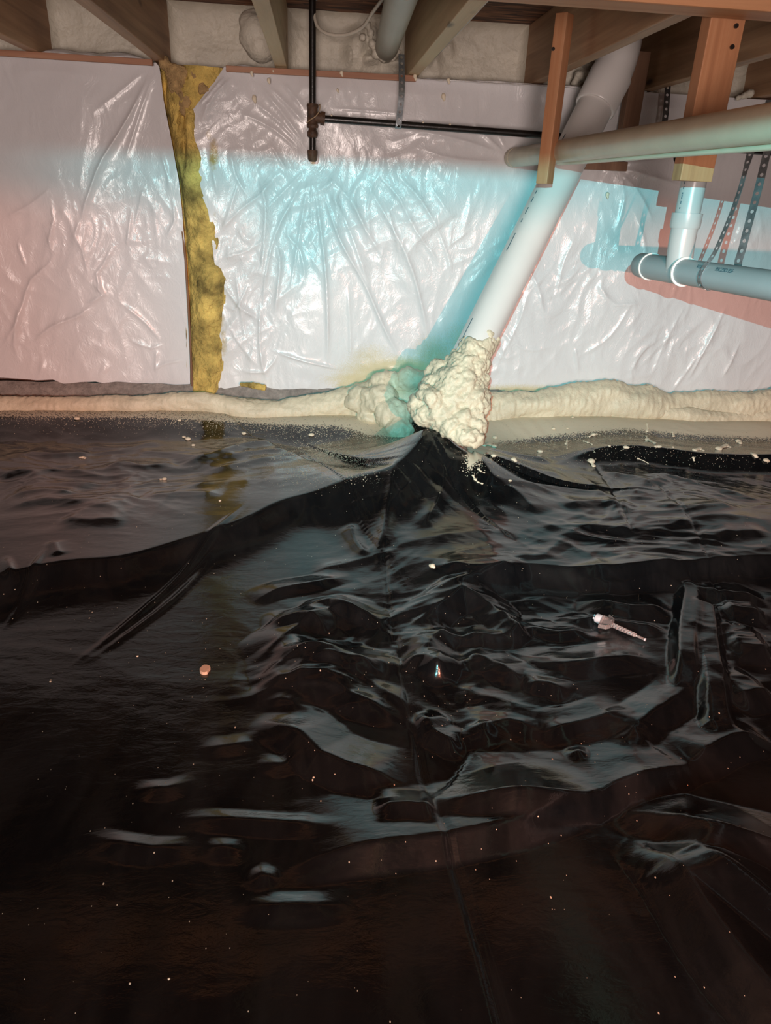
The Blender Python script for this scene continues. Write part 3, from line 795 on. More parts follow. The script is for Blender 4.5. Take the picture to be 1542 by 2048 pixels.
def ground():
    X, Y = np.meshgrid(GX, GY, indexing='ij')
    Z = np.zeros_like(X)
    # the earth falls away in front of the left bank; the sheet climbs to the foot of the wall
    Z += -0.035 * sm(2.1, 1.2, Y) + 0.050 * sm(2.42, 2.63, Y + 0.03 * noise2(X * 3, Y * 0 + .5, 99)) + 0.02 * np.exp(-np.maximum(0, 2.71 - Y) / 0.03)
    px, py = project(np.stack([X, Y, Z], -1))
    # wrinkles: calm in the foreground and on the left bank's face, busy in the middle and to the right
    busy = splat(px, py, [(900, 1250, 330, 190, 1.0), (1300, 1050, 330, 170, 1.1), (1050, 1400, 300, 130, .8), (230, 950, 330, 110, 1.7), (620, 1330, 150, 90, .9), (1450, 1330, 160, 130, .9), (650, 930, 180, 70, .5)])
    calm = splat(px, py, [(420, 1180, 260, 90, 1.0), (200, 1250, 260, 110, .9), (1000, 1850, 900, 240, 1.0), (560, 1050, 170, 50, 1.0)])
    busy = np.clip(busy * (1 - 0.85 * calm), 0.07, 1.7)
    wx = X + 0.07 * noise2(X * 4, Y * 4, 103); wy = Y + 0.05 * noise2(X * 4, Y * 4, 104)
    far = 1 - 0.52 * sm(1.3, 1.9, Y)
    for k, (th, fx, fy, a, sd) in enumerate(((0.35, 2.4, 7, .0095, 111), (-0.30, 2.8, 8, .0085, 121), (0.06, 4.6, 13, .0060, 131), (-0.75, 5, 12, .0045, 136), (0.95, 5, 13, .0040, 138), (0.1, 10, 30, .0016, 146))):
        rx = wx * math.cos(th) - wy * math.sin(th); ry = wx * math.sin(th) + wy * math.cos(th)
        Z += 0.8 * busy * far * a * ridged(rx * fx + k, ry * fy, 1, sd) * sm(-.35, .25, noise2(X * 2.6 + k, Y * 3.2, 161 + k))
    Z += 0.012 * noise2(X * 2.2, Y * 2.6, 141) * (0.4 + busy)
    # tent at the pipe
    for pts, h, wf, wn in FOLDS:
        g = [atz(a, b, h * 1.2 - 0.01)[:2] for a, b in pts]
        if np.mean([b for a, b in pts]) > 1125:
            q = 0.75 if h < .0095 else 1.0
            fold(X, Y, Z, g, h * 1.3 * q, wf * 1.55 * q, wn * 1.5, taper=0.45 if h < .0095 else 0.3, tri=True)
        else:
            fold(X, Y, Z, g, h * (0.9 if h > .04 else 0.55), wf * 0.9, wn * 1.15, 1.15, 1.5, 0.22, 0.03)
    for pts, hs, wf, wn in FACETS:
        fold(X, Y, Z, [atz(a, b, z - .01)[:2] for (a, b), z in zip(pts, hs)], 1, wf, wn, hs=hs, tri=True, flat=0.45)
    for pts, hs, wf, wn in TENT:
        fold(X, Y, Z, [atz(a, b, z)[:2] for (a, b), z in zip(pts, hs)], 1, wf, wn, 1.3, 1.5, hs=hs)
    for pts, h in SEAMS:
        fold(X, Y, Z, [atz(a, b, 0.0)[:2] for a, b in pts], h * .8, .0065, .0065, 2, 2, 0.02, 0.03)
    # sheet tucked up behind the bead
    P = np.stack([X, Y, Z], -1)
    px, py = project(P)
    low = np.interp(px, [0, 300, 560, 680, 740, 800, 830, 862, 915, 935, 960, 985, 1100, 1250, 1400, 1542], [832, 834, 846, 848, 866, 872, 848, 848, 852, 935, 915, 880, 866, 852, 866, 872])
    below = py - low
    fade = np.interp(px, [-200, 0, 430, 560, 700, 800, 830, 920, 950, 1000, 1100, 1300, 1542, 1800], [15, 15, 19, 26, 40, 30, 12, 12, 26, 40, 34, 36, 30, 30])
    spray = 0.95 * np.exp(-np.maximum(0, below) / fade) * np.interp(px, [0, 400, 600, 800, 830, 915, 950, 1200, 1542], [.85, .88, .95, .95, .5, .5, 1.0, 1.0, 1.0])
    solid = np.interp(px, [640, 720, 780, 815, 835, 915, 940, 990, 1080, 1180, 1300, 1420, 1542], [0, .5, 1, 1, 0, 0, 1, .9, .55, .1, .3, .75, .9])
    spray = np.maximum(spray, solid * sm(26, -6, below))
    spray = np.maximum(spray, splat(px, py, [(650, 910, 110, 40, .80), (610, 940, 80, 36, .60), (700, 945, 70, 22, .62), (790, 885, 40, 22, .45), (940, 930, 16, 22, .85), (960, 905, 40, 18, .7), (430, 870, 90, 22, .26), (1040, 880, 90, 24, .5)]))
    spray = np.maximum(spray, splat(px, py, [(400, 1370, 40, 40, .10), (900, 1430, 70, 70, .11), (600, 1300, 110, 60, .07), (770, 1330, 60, 110, .06), (200, 1210, 120, 90, .03)]))
    spray = np.where(py > 1080, np.maximum(spray, 0.018 + 0.014 * noise2(X * 3, Y * 3, 5)), np.maximum(spray, 0.012))
    me = grid_mesh('black_plastic_sheet', P)
    attr(me, 'spray', spray)
    return link('black_plastic_sheet', me, M['black_sheet']), Z


black, GZ = ground()
tag(black, 'crumpled glossy black plastic sheet covering the whole ground', 'plastic sheet')


def gz(x, y):
    i = np.clip(np.searchsorted(GX, x) - 1, 0, len(GX) - 2); j = np.clip(np.searchsorted(GY, y) - 1, 0, len(GY) - 2)
    u = (x - GX[i]) / (GX[i + 1] - GX[i]); v = (y - GY[j]) / (GY[j + 1] - GY[j])
    return GZ[i, j] * (1 - u) * (1 - v) + GZ[i + 1, j] * u * (1 - v) + GZ[i, j + 1] * (1 - u) * v + GZ[i + 1, j + 1] * u * v


def on_ground(px, py):
    """first point of the sheet along the line of sight"""
    d = ray(px, py); c = np.array([0, 0, CAMZ])
    t0, t1 = (CAMZ - 0.24) / -d[2], (CAMZ + 0.1) / -d[2]; t1 = min(t1, 2.71 / d[1])
    ts = np.linspace(t0, t1, 900); pr = ts[0]
    for t in ts:
        p = c + d * t
        if p[2] < gz(p[0], p[1]): break
        pr = t
    p = c + d * t; p[2] = gz(p[0], p[1]); return p


# ------------------------------------------------------------------ foam bead along the foot of the wall
def bead(name, x0, x1, prof, seed, lab, y0=2.665, flat=0.8):
    pr = np.array(prof, float)
    C = np.array([at(a, b, y0) for a, b, _ in pr]); rad = pr[:, 2] * (y0 * 0.96 / F)
    n = int((x1 - x0) / 0.004); seg = 40
    x = np.linspace(x0, x1, n); zc = np.interp(x, C[:, 0], C[:, 2]); r = np.interp(x, C[:, 0], rad)
    r = r * np.minimum(1, np.sqrt(np.maximum(1e-4, np.minimum(x - x0, x1 - x) / 0.05)))
    a = np.linspace(0, 2 * math.pi, seg, endpoint=False)
    P = np.stack([x[:, None] + 0 * a, y0 - flat * r[:, None] * np.cos(a), zc[:, None] + r[:, None] * np.sin(a)], -1)
    N = np.stack([0 * x[:, None] + 0 * a, -np.cos(a) + 0 * x[:, None], np.sin(a) + 0 * x[:, None]], -1)
    V = P.reshape(-1, 3)
    k = V * np.array([0.55, 1, 1])
    d = 0.30 * noise3(k * 16, seed) + 0.20 * noise3(k * 34, seed + 2) + 0.12 * noise3(V * 80, seed + 3)
    # drooping runs across the bead
    d = d + 0.10 * np.abs(noise3(V * np.array([9, 60, 60]), seed + 7)) + 0.06 * noise3(V * 150, seed + 8)
    P = P + N * (d.reshape(n, seg) * r[:, None] * 0.55)[..., None]
    me = grid_mesh(name, P, True)
    return tag(link(name, me, M['foam']), lab, 'spray foam')


bead('foam_bead', -2.55, 0.50, [(-700, 812, 20), (0, 812, 19), (200, 811, 19), (400, 806, 21), (450, 812, 25), (500, 822, 28), (560, 822, 22), (700, 806, 34), (780, 795, 52), (850, 800, 58), (960, 810, 60)], 201,
     'cream spray foam bead along the foot of the wall left of the pipe', 2.675)
bead('foam_bead', 0.52, 2.95, [(920, 815, 40), (980, 818, 40), (1060, 815, 36), (1150, 805, 36), (1220, 800, 40), (1290, 808, 42), (1340, 816, 30), (1420, 812, 30), (1500, 812, 34), (1560, 806, 36), (1900, 806, 36)], 231,
     'cream spray foam bead along the foot of the wall right of the pipe', 2.675)
bead('foam_bead', 1.10, 2.5, [(1290, 822, 10), (1380, 834, 20), (1440, 842, 22), (1500, 838, 16), (1560, 834, 22), (1800, 834, 22)], 251,
     'lower drooping roll of spray foam at the right edge', 2.640)
# skin of foam fanned out left of the pipe
balls = [(*at(a, b, Y), r, 1.2, .7, 1) for a, b, Y, r in ((760, 800, 2.60, .06), (790, 830, 2.55, .06), (800, 860, 2.50, .045), (770, 770, 2.64, .05), (820, 760, 2.62, .05), (740, 830, 2.60, .04), (720, 800, 2.63, .045))]
tag(link('foam_skirt', blob_mesh('foam_skirt', balls, 0.006, 0.010, 45, 12, 0.014, 14), M['foam']), 'fan of cream spray foam on the wall foot just left of the mound', 'spray foam')

# ------------------------------------------------------------------ diagonal waste pipe
P0 = opt(925, 741, 2.25); P1 = opt(1206, 183, 2.25)
ax = (P1 - P0) / np.linalg.norm(P1 - P0); L = np.linalg.norm(P1 - P0); RP = 0.0572


def diagonal():
    root = empty('waste_pipe', tuple(P0 - ax * 0.12), 'thick white diagonal plastic pipe rising from the foam mound', 'pipe')
    tube('pipe_body', [P0 - ax * 0.16, P0, P1], RP, M['pvc_white'], root, 48)
    a = P1 - ax * 0.060; b = P1 + ax * 0.055
    tube('coupling', [a, a, a + ax * .004, b - ax * .012, b, b], [RP, RP + .005, RP + .008, RP + .010, RP + .010, RP], M['pvc_white'], root, 48)
    # elbow bending back towards the wall and up
    c = b; d2 = np.array([-0.22, 0.05, 1.0]); d2 /= np.linalg.norm(d2); pts = [c - ax * 0.01]
    for k in range(1, 13):
        t = k / 12; d = ax * (1 - t) + d2 * t; pts.append(pts[-1] + d / np.linalg.norm(d) * 0.020)
    tube('elbow', pts, RP + 0.006, M['pvc_white'], root, 48)
    # printed line along the left side of the pipe
    side = np.cross(ax, np.array([0, -1, 0])); side /= np.linalg.norm(side)
    for k, (s, ln) in enumerate(((0.06, .10), (0.40, .06), (0.50, .012), (0.53, .022), (0.57, .018), (0.60, .012), (0.76, .05))):
        tube('printed_mark', [P0 + ax * (L * s * 1.0 + .0) - side * (RP * .93) + np.array([0, -1, 0]) * RP * .38, P0 + ax * (L * s + ln) - side * (RP * .93) + np.array([0, -1, 0]) * RP * .38], 0.0016, M['ink'], root, 6)
    return root


diagonal()
# foam mound at the pipe foot
mound = []
for a, b, o, r in ((962, 672, 2.245, .052), (945, 705, 2.235, .066), (930, 740, 2.23, .078), (915, 775, 2.22, .090), (895, 805, 2.225, .090), (935, 800, 2.22, .080), (885, 825, 2.21, .070), (925, 835, 2.20, .062), (948, 850, 2.19, .045),
                   (946, 876, 2.17, .036), (845, 808, 2.24, .050), (850, 830, 2.22, .045), (868, 772, 2.24, .052), (952, 765, 2.235, .050), (956, 810, 2.21, .042), (880, 745, 2.24, .045), (866, 800, 2.16, .030), (850, 786, 2.18, .030), (955, 725, 2.24, .050), (922, 866, 2.17, .036), (900, 850, 2.18, .045), (934, 872, 2.155, .030)):
    p = opt(a, b, o); mound.append((*p, r * 0.86))
tag(link('foam_mound', blob_mesh('foam_mound', mound, 0.0050, 0.011, 60, 14, 0.008, 14), M['foam']), 'lumpy mound of cream spray foam around the foot of the diagonal pipe', 'foam mound')
# collar: thin foam skin sprayed up the pipe
col = []
sd = np.cross(ax, np.array([0, -1, 0])); sd /= np.linalg.norm(sd); fr = np.cross(sd, ax); fr = fr if fr[1] < 0 else -fr
for k in range(22):
    for a_ in np.radians(np.arange(-80, 81, 10)):
        s_ = -0.02 + 0.008 * k
        if s_ > 0.085 + 0.05 * math.sin(a_) + 0.01 * math.sin(a_ * 7): continue
        col.append((*(P0 + ax * s_ + (sd * math.sin(a_) + fr * math.cos(a_)) * (RP - .004)), .012))
tag(link('foam_collar', blob_mesh('foam_collar', col, 0.004, 0.004, 90, 15), M['foam']), 'rough cream foam skin sprayed up the front of the diagonal pipe', 'spray foam')

# ------------------------------------------------------------------ gas pipe
def gas():
    YG = 2.62; r = 0.0107
    T = at(626, 17, YG); tee = at(625, 232, YG); cap = at(625, 318, YG); x = tee[0]
    root = empty('gas_pipe', (x, YG, cap[2]), 'black iron gas pipe with a rusty tee hanging in front of the white sheet', 'pipe')
    top = np.array([x, YG, ZO - 0.002]); tee[0] = x
    tube('riser', [top, tee], r, M['iron'], root, 20)
    tube('ceiling_ring', [top, top - [0, 0, .012]], [.022, .015], M['zinc'], root, 20)
    z = tee[2]
    tube('tee_fitting', [[x, YG, z + .034], [x, YG, z + .034], [x, YG, z + .026], [x, YG, z + .022], [x, YG, z - .022], [x, YG, z - .026], [x, YG, z - .034], [x, YG, z - .034]], [r, .0175, .019, .0165, .0165, .019, .0175, r], M['rust'], root, 24)
    end = at(1545, 300, YG)
    tube('tee_branch', [[x + .008, YG, z - .004], [x + .026, YG, z - .005], [x + .026, YG, z - .005], [x + .040, YG, z - .006], [x + .040, YG, z - .006]], [.016, .016, .020, .020, r], M['rust'], root, 24)
    dz = (at(1078, 266, YG)[2] - z) / (at(1078, 266, YG)[0] - x)
    tube('horizontal_run', [[x + .03, YG, z - .006], [2.3, YG, z - .006 + dz * (2.27 - x)]], r, M['iron'], root, 20)
    tube('bushing', [[x, YG, z - .034], [x, YG, z - .040], [x, YG, z - .046], [x, YG, z - .058], [x, YG, z - .062], [x, YG, z - .062]], [.012, .013, .0172, .0172, .014, r], M['rust'], root, 8)
    zc = cap[2]
    tube('drip_leg', [[x, YG, z - .05], [x, YG, zc + .012]], r, M['iron'], root, 20)
    tube('end_cap', [[x, YG, zc + .026], [x, YG, zc + .026], [x, YG, zc + .022], [x, YG, zc - .002], [x, YG, zc - .008]], [r, .0165, .0172, .0152, .011], M['rust'], root, 24)
    # twine looped over the tee
    pts = [[x - .018, YG - .006, z - .020], [x - .006, YG - .0185, z - .012], [x + .012, YG - .020, z + .000], [x + .022, YG - .014, z + .016], [x + .024, YG - .003, z + .032], [x + .018, YG + .008, z + .030]]
    tube('twine', resample(pts, .004), .0016, M['cord'], root, 8)
    for px_ in (663, 846, 900):
        q = at(px_, 233 if px_ < 700 else (244 if px_ < 880 else 247), YG)
        link('foam_speck', blob_mesh('foam_speck', [(q[0], YG - .004, z - .006 + dz * (q[0] - x) + r, .004)], .0015, .0004, 100), M['drop'], root)
    return x, YG, z, dz, r


GXX, GYY, GZZ, GDZ, GR = gas()


def gas_z(x): return GZZ - 0.006 + GDZ * (x - GXX)


# ------------------------------------------------------------------ perforated hanger straps
def strap_mesh(name, C, N, width, holes, pitch):
    """ribbon along C (centres) with side direction N; a round hole in every cell"""
    C = np.asarray(C, float); seg = np.linalg.norm(np.diff(C, axis=0), axis=1); cum = np.concatenate([[0], np.cumsum(seg)]); L = cum[-1]
    n = max(1, int(round(L / pitch))); V = []; Fc = []

    def pos(s, w):
        p = np.array([np.interp(s, cum, C[:, k]) for k in range(3)])
        nn = np.array([np.interp(s, cum, np.asarray(N)[:, k]) for k in range(3)]); nn /= np.linalg.norm(nn)
        return p + nn * w
    for i in range(n):
        s0 = L * i / n; s1 = L * (i + 1) / n; sc = (s0 + s1) / 2; hw = width / 2; hr = (width * 0.24)
        out = [(s0, -hw), (sc, -hw), (s1, -hw), (s1, 0), (s1, hw), (sc, hw), (s0, hw), (s0, 0)]
        inn = [(sc + hr * math.cos(t), hr * math.sin(t)) for t in [math.radians(q) for q in (225, 270, 315, 0, 45, 90, 135, 180)]]
        b = len(V)
        V += [pos(*q) for q in out] + [pos(*q) for q in inn]
        for k in range(8):
            Fc.append([b + k, b + (k + 1) % 8, b + 8 + (k + 1) % 8, b + 8 + k])
        if not holes: Fc.append([b + 8 + k for k in range(8)])
    me = bpy.data.meshes.new(name); me.from_pydata([tuple(v) for v in V], [], Fc); me.update()
    return me


def strap(name, C, N, mat, lab, width=0.019, holes=True, pitch=0.021, group='metal hanger straps'):
    C = resample(C, 0.01)
    if len(N) != len(C):
        N = np.array(N, float); t = np.linspace(0, 1, len(N)); s = np.linspace(0, 1, len(C)); N = np.stack([np.interp(s, t, N[:, k]) for k in range(3)], 1)
    o = link(name, strap_mesh(name, C, N, width, holes, pitch), mat, smooth=False)
    m = o.modifiers.new('s', 'SOLIDIFY'); m.thickness = 0.0012; m.offset = 0
    return tag(o, lab, 'strap', group)


# strap on the gas pipe in the middle of the wall
q = at(797, 246, GYY); zq = gas_z(q[0]); t0 = at(803, 108, 2.66)
loop = [(q[0] + (t0[0] - q[0]), 2.660, ZJ + 0.05), (q[0] + .004, 2.60, zq + .09), (q[0], GYY - GR - .002, zq + .012), (q[0] - .001, GYY - GR - .002, zq - .006), (q[0] - .001, GYY, zq - GR - .0025), (q[0] - .001, GYY + GR + .002, zq)]
strap('hanger_strap', loop, [(1, 0.15, 0)] * 6, M['zinc'], 'grey metal strap hanging the black pipe in the middle of the wall', 0.020, True)
q = at(1318, 283, GYY); zq = gas_z(q[0])
loop = [(q[0] + .002, 2.64, ZJ + .03), (q[0], 2.605, zq + .08), (q[0], GYY - GR - .002, zq + .01), (q[0], GYY, zq - GR - .0025)]
strap('hanger_strap', loop, [(1, 0, 0)] * 4, M['zinc_dark'], 'dark metal strap above the beige pipe left of the wide board', 0.020, True)

# ------------------------------------------------------------------ beige pipe running to the wall
B0 = at(1030, 315, 2.69); B1 = opt(1542, 246, 1.14)
bd = (B1 - B0) / np.linalg.norm(B1 - B0)
root = empty('drain_pipe', tuple(B0), 'long beige plastic pipe running from the wall past the hanging boards', 'pipe')
tube('pipe_body', [B0 + bd * -.03, B0, B0 + bd * 3.2], [0.030, .0300, .0300], M['pvc_beige'], root, 40)
tube('end_rim', [B0 - bd * .005, B0 + bd * .012], 0.0312, M['pvc_beige'], root, 40)
c0 = at(1117, 327, 2.25); c1 = opt(1545, 294, 1.15); cd = (c1 - c0) / np.linalg.norm(c1 - c0)
root = empty('thin_conduit', tuple(c0), 'thin beige conduit strapped under the long beige pipe', 'conduit')
tube('conduit_body', [c0, c0 + cd * 2.0], 0.0055, M['pvc_beige'], root, 14)
hk = atx(1348, 303, c0[0] + cd[0] * 0.62); hk = c0 + cd * ((hk - c0) @ cd)
h = opt(1350, 303, 1.62)
tube('clip_hook', resample([h + [-.010, 0, .010], h + [0, 0, .004], h + [.008, 0, .001], h + [.009, 0, -.012], h + [.005, 0, -.020], h + [.002, 0, -.012]], .003), .0030, M['black'], root, 10)

# ------------------------------------------------------------------ hanging boards
def post(name, c, w, d, z0, z1, ang, mat, parent=None, bevel=0.002):
    ca, sa = math.cos(ang), math.sin(ang)
    pts = []
    for z in (z0, z1):
        for sx, sy in ((-1, -1), (1, -1), (1, 1), (-1, 1)):
            x = sx * w / 2; y = sy * d / 2
            pts.append((c[0] + ca * x - sa * y, c[1] + sa * x + ca * y, z))
    return bm_obj(name, hexa(pts), mat, parent, bevel=bevel)


def nails(root, pts):
    for p in pts:
        tube('nail_head', [p, p + np.array([0, -.003, 0])], 0.0045, M['iron'], root, 10)


# narrow board
bx = atx(1112, 200, 0.655); zt = atx(1128, 30, .652)[2]; zb = atx(1090, 368, .658)[2]
root = empty('hanging_board', (bx[0], bx[1], zb), 'narrow reddish wooden board hanging in front of the beige pipe', 'board')
post('board_body', (bx[0] - .004, bx[1]), 0.034, 0.042, zb, zt, math.radians(-42), M['board_red'], root)
nails(root, [opt(1106, 98, 1.90), opt(1115, 92, 1.90)])
# wide board
y2 = 1.668; x2 = 0.5 * (at(1426, 23, y2)[0] + at(1494, 23, y2)[0]); xb = 0.5 * (at(1343, 366, y2)[0] + at(1413, 366, y2)[0]); x2 = (x2 + xb) / 2
zb = at(1380, 362, y2 - .019)[2]
root = empty('hanging_board', (x2, y2, zb), 'wide orange-brown wooden board with two nail holes hanging from the beam', 'board')
post('board_body', (x2 - .003, y2), 0.077, 0.036, zb, ZO - 0.01, math.radians(5), M['board_red'], root)
nails(root, [at(1472, 52, y2 - .020), at(1464, 94, y2 - .020)])
# dark stud behind the diagonal pipe
a = at(1252, 250, 2.66); 
root = empty('short_stud', (a[0] + .005, 2.665, CAMZ + .09), 'short brown stud on the wall behind the diagonal pipe', 'stud')
post('stud_body', (a[0] + .012, 2.668), 0.058, 0.036, at(1240, 336, 2.66)[2] + .03, ZJ + 0.10, 0.1, M['stud'], root)
post('cross_block', (at(1212, 330, 2.66)[0], 2.668), 0.15, 0.030, at(1212, 341, 2.66)[2], at(1212, 322, 2.66)[2], 0, M['stud'], root)

# ------------------------------------------------------------------ grey drain with its white sweep tee and riser
G0 = opt(1300, 533, 1.95); G1 = opt(1542, 571, 1.47); gd = (G1 - G0) / np.linalg.norm(G1 - G0); RG = 0.0302
ts = np.linspace(0, .5, 400); pxs = np.array([project(G0 + gd * t)[0] for t in ts]); tj = float(np.interp(1352, pxs, ts)); J = G0 + gd * tj


def grey():
    root = empty('grey_drain', tuple(J), 'grey plastic drain pipe with a white sweep tee at right', 'pipe')
    e = G0 - gd * 0.0
    r2 = RG + .0055
    tube('pipe_body', [G0 + gd * (tj + .03), G0 + gd * 2.6], RG, M['pvc_grey'], root, 40)
    tube('tee_body', [G0 + gd * .0, G0 + gd * (tj + .040)], RG + .002, M['pvc_grey'], root, 40)  # grey stands in for shade on the lower part of the white tee
    tube('clean_out_cap', [G0 - gd * .062, G0 - gd * .058, G0 - gd * .050, G0 + gd * .0], [.020, .028, RG + .002, RG + .003], M['pvc_grey'], root, 40)
    for t in (0.0, tj + .036):
        c = G0 + gd * t
        tube('hub_rim', [c, c, c + gd * .006, c + gd * .006], [RG, r2, r2, RG], M['pvc_white'], root, 40)
    # vertical sweep and riser
    top = np.array([J[0], J[1], J[2] + 0.155])
    up = np.array([0, 0, 1.0])
    pts = [J + np.array([0, 0, -.004]) + gd * .012, J + [0, 0, .03] + gd * .006, J + [0, 0, .06] + gd * .0015, J + [0, 0, .085], J + [0, 0, .105]]
    tube('sweep_branch', resample(pts, .008), RG + .002, M['pvc_riser'], root, 40)
    z = J + [0, 0, .100]
    tube('branch_hub', [z, z, z + up * .006, z + up * .036, z + up * .036], [RG, RG + .004, RG + .0065, RG + .0065, RG], M['pvc_riser'], root, 40)
    tube('riser', [z + up * .03, np.array([J[0], J[1], ZO - .002])], RG, M['pvc_riser'], root, 40)
    for k in range(9):
        q = z + up * (.045 + .011 * k) + np.array([-RG * .93, -RG * .38, 0])
        tube('printed_mark', [q, q + up * (.004 + .003 * (k % 3))], .0013, M['ink'], root, 6)
    # print along the pipe
    import_txt = [(0.135, 'VGI', .013), (0.215, 'PSCZSD ESF', .013), (0.03, '- - - -', .010)]
    nrm = np.cross(gd, np.array([0, 0, 1.0])); nrm /= np.linalg.norm(nrm)
    if nrm[0] > 0: nrm = -nrm
    upv = np.cross(nrm, gd); upv = upv if upv[2] > 0 else -upv
    for t, s, sz in import_txt:
        cu = bpy.data.curves.new('pipe_print', 'FONT'); cu.body = s; cu.size = sz; cu.extrude = 0.0002
        o = bpy.data.objects.new('pipe_print', cu); COL.objects.link(o)
        ang = math.radians(30); n2 = nrm * math.cos(ang) + upv * math.sin(ang); u2 = np.cross(n2, gd); u2 = u2 if u2[2] > 0 else -u2
        m = Matrix(((gd[0], u2[0], n2[0], 0), (gd[1], u2[1], n2[1], 0), (gd[2], u2[2], n2[2], 0), (0, 0, 0, 1)))
        dg = bpy.context.evaluated_depsgraph_get(); me = bpy.data.meshes.new_from_object(o.evaluated_get(dg)); bpy.data.objects.remove(o)
        p = G0 + gd * (tj + t) + n2 * (RG + .0003)
        me.transform(Matrix.Translation(p) @ m); me.materials.clear()
        link('pipe_print', me, M['ink'], root, False)


grey()
# straps of the grey pipe
tA = float(np.interp(1424, pxs, ts)); A = G0 + gd * tA
nA = np.cross(gd, [0, 0, 1.0]); nA /= np.linalg.norm(nA); nA = nA if nA[0] < 0 else -nA


def seg_pt(px_, py_, base, X): return atx(px_, py_, X)


rr = RG + .0022
loopA = [atx(1540, 200, 1.02), atx(1505, 293, 0.99), atx(1478, 385, .955), atx(1453, 452, .93), atx(1428, 508, .905), A + nA * rr * .75 + np.array([0, 0, rr * .66]), A + nA * rr, A + nA * rr * .7 - np.array([0, 0, rr * .7]), A - np.array([0, 0, rr])]
strap('hanger_strap', loopA, [(.55, -.83, 0)] * 3 + [tuple(gd)] * 6, M['zinc'], 'twisted perforated metal strap looped round the front of the grey pipe', 0.017, True, 0.019)
tB = float(np.interp(1480, pxs, ts)); Bq = G0 + gd * tB
loopB = [atx(1552, 230, 1.03), atx(1535, 300, 1.01), atx(1516, 380, .99), atx(1498, 445, .97), atx(1484, 500, .965), atx(1476, 535, .962), Bq - nA * rr * .9 - np.array([0, 0, rr * .3])]
strap('hanger_strap', loopB, [(.45, -.89, 0)] * 7, M['zinc'], 'straight perforated metal strap dropping behind the grey pipe', 0.019, True, 0.021)

# ------------------------------------------------------------------ drain pipe and pale conduit up in the joists, cable
p0 = at(772, 100, 2.84); p1 = opt(818, -60, 1.45)
d = (p1 - p0) / np.linalg.norm(p1 - p0)
root = empty('drain_pipe', tuple(p0), 'fat dull grey drain pipe coming out of the rim foam between joists', 'pipe')
tube('pipe_body', [p0 - d * .05, p0 + d * 1.0], 0.0385, M['pvc_dull'], root, 40)
balls = [(*at(a, b, 2.80), r) for a, b, r in ((752, 108, .016), (768, 114, .017), (785, 112, .016), (745, 88, .014), (742, 66, .012), (735, 50, .012), (725, 75, .012), (795, 104, .012))]
tag(link('foam_ring', blob_mesh('foam_ring', balls, .004, .003, 60, 21), M['rim_foam']), 'ring of foam lumps round the grey drain pipe where it enters the rim', 'spray foam')
p0 = at(866, 106, 2.80); dd = np.array([0, -1, 0])
tag(tube('plastic_conduit', [p0, p0 + dd * 1.3], 0.017, M['pvc_white'], None, 28), 'pale plastic conduit running along the right side of a joist', 'conduit')
pts = [at(628, 24, 2.62), at(634, 52, 2.60), at(655, 68, 2.58), at(690, 70, 2.56), at(724, 55, 2.52), at(745, 25, 2.45), at(770, -8, 2.35), at(800, -40, 2.2)]
tag(tube('electric_cable', resample(pts, .02), .0050, M['cable'], None, 12), 'white electric cable looping from the gas pipe top to the drain pipe', 'cable')

# ------------------------------------------------------------------ loose bits on the black sheet
def drop(px_, py_, r, lab, elong=None, mat='drop', name='foam_drop', cat='foam drop', group='foam drops on the black sheet', seed=0, flat=.5):
    p = on_ground(px_, py_); balls = [(p[0], p[1], p[2] + r * .25, r, 1, 1, flat)]
    if elong:
        for a, b, rr_ in elong:
            q_ = on_ground(px_ + a, py_ + b); balls.append((q_[0], q_[1], q_[2] + rr_ * .25, rr_, 1, 1, flat))
            o_ = np.array(balls[0][:3]) if len(balls) == 2 or a * elong[0][0] < 0 else np.array(balls[-2][:3])
            n_ = int(np.linalg.norm(q_ - o_) / (rr_ * .8)) + 1
            for t_ in range(1, n_): balls.append((*(o_ + (np.array(balls[-1 - 0][:3]) * 0 + np.array([q_[0], q_[1], q_[2] + rr_ * .25]) - o_) * t_ / n_), rr_ * .75, 1, 1, flat))
            balls.append((q_[0], q_[1], q_[2] + rr_ * .25, rr_, 1, 1, flat))
    me = blob_mesh(name, balls, max(.0016, r * .22), r * .16, 0.9 / r, seed)
    return tag(link(name, me, M[mat]), lab, cat, group)


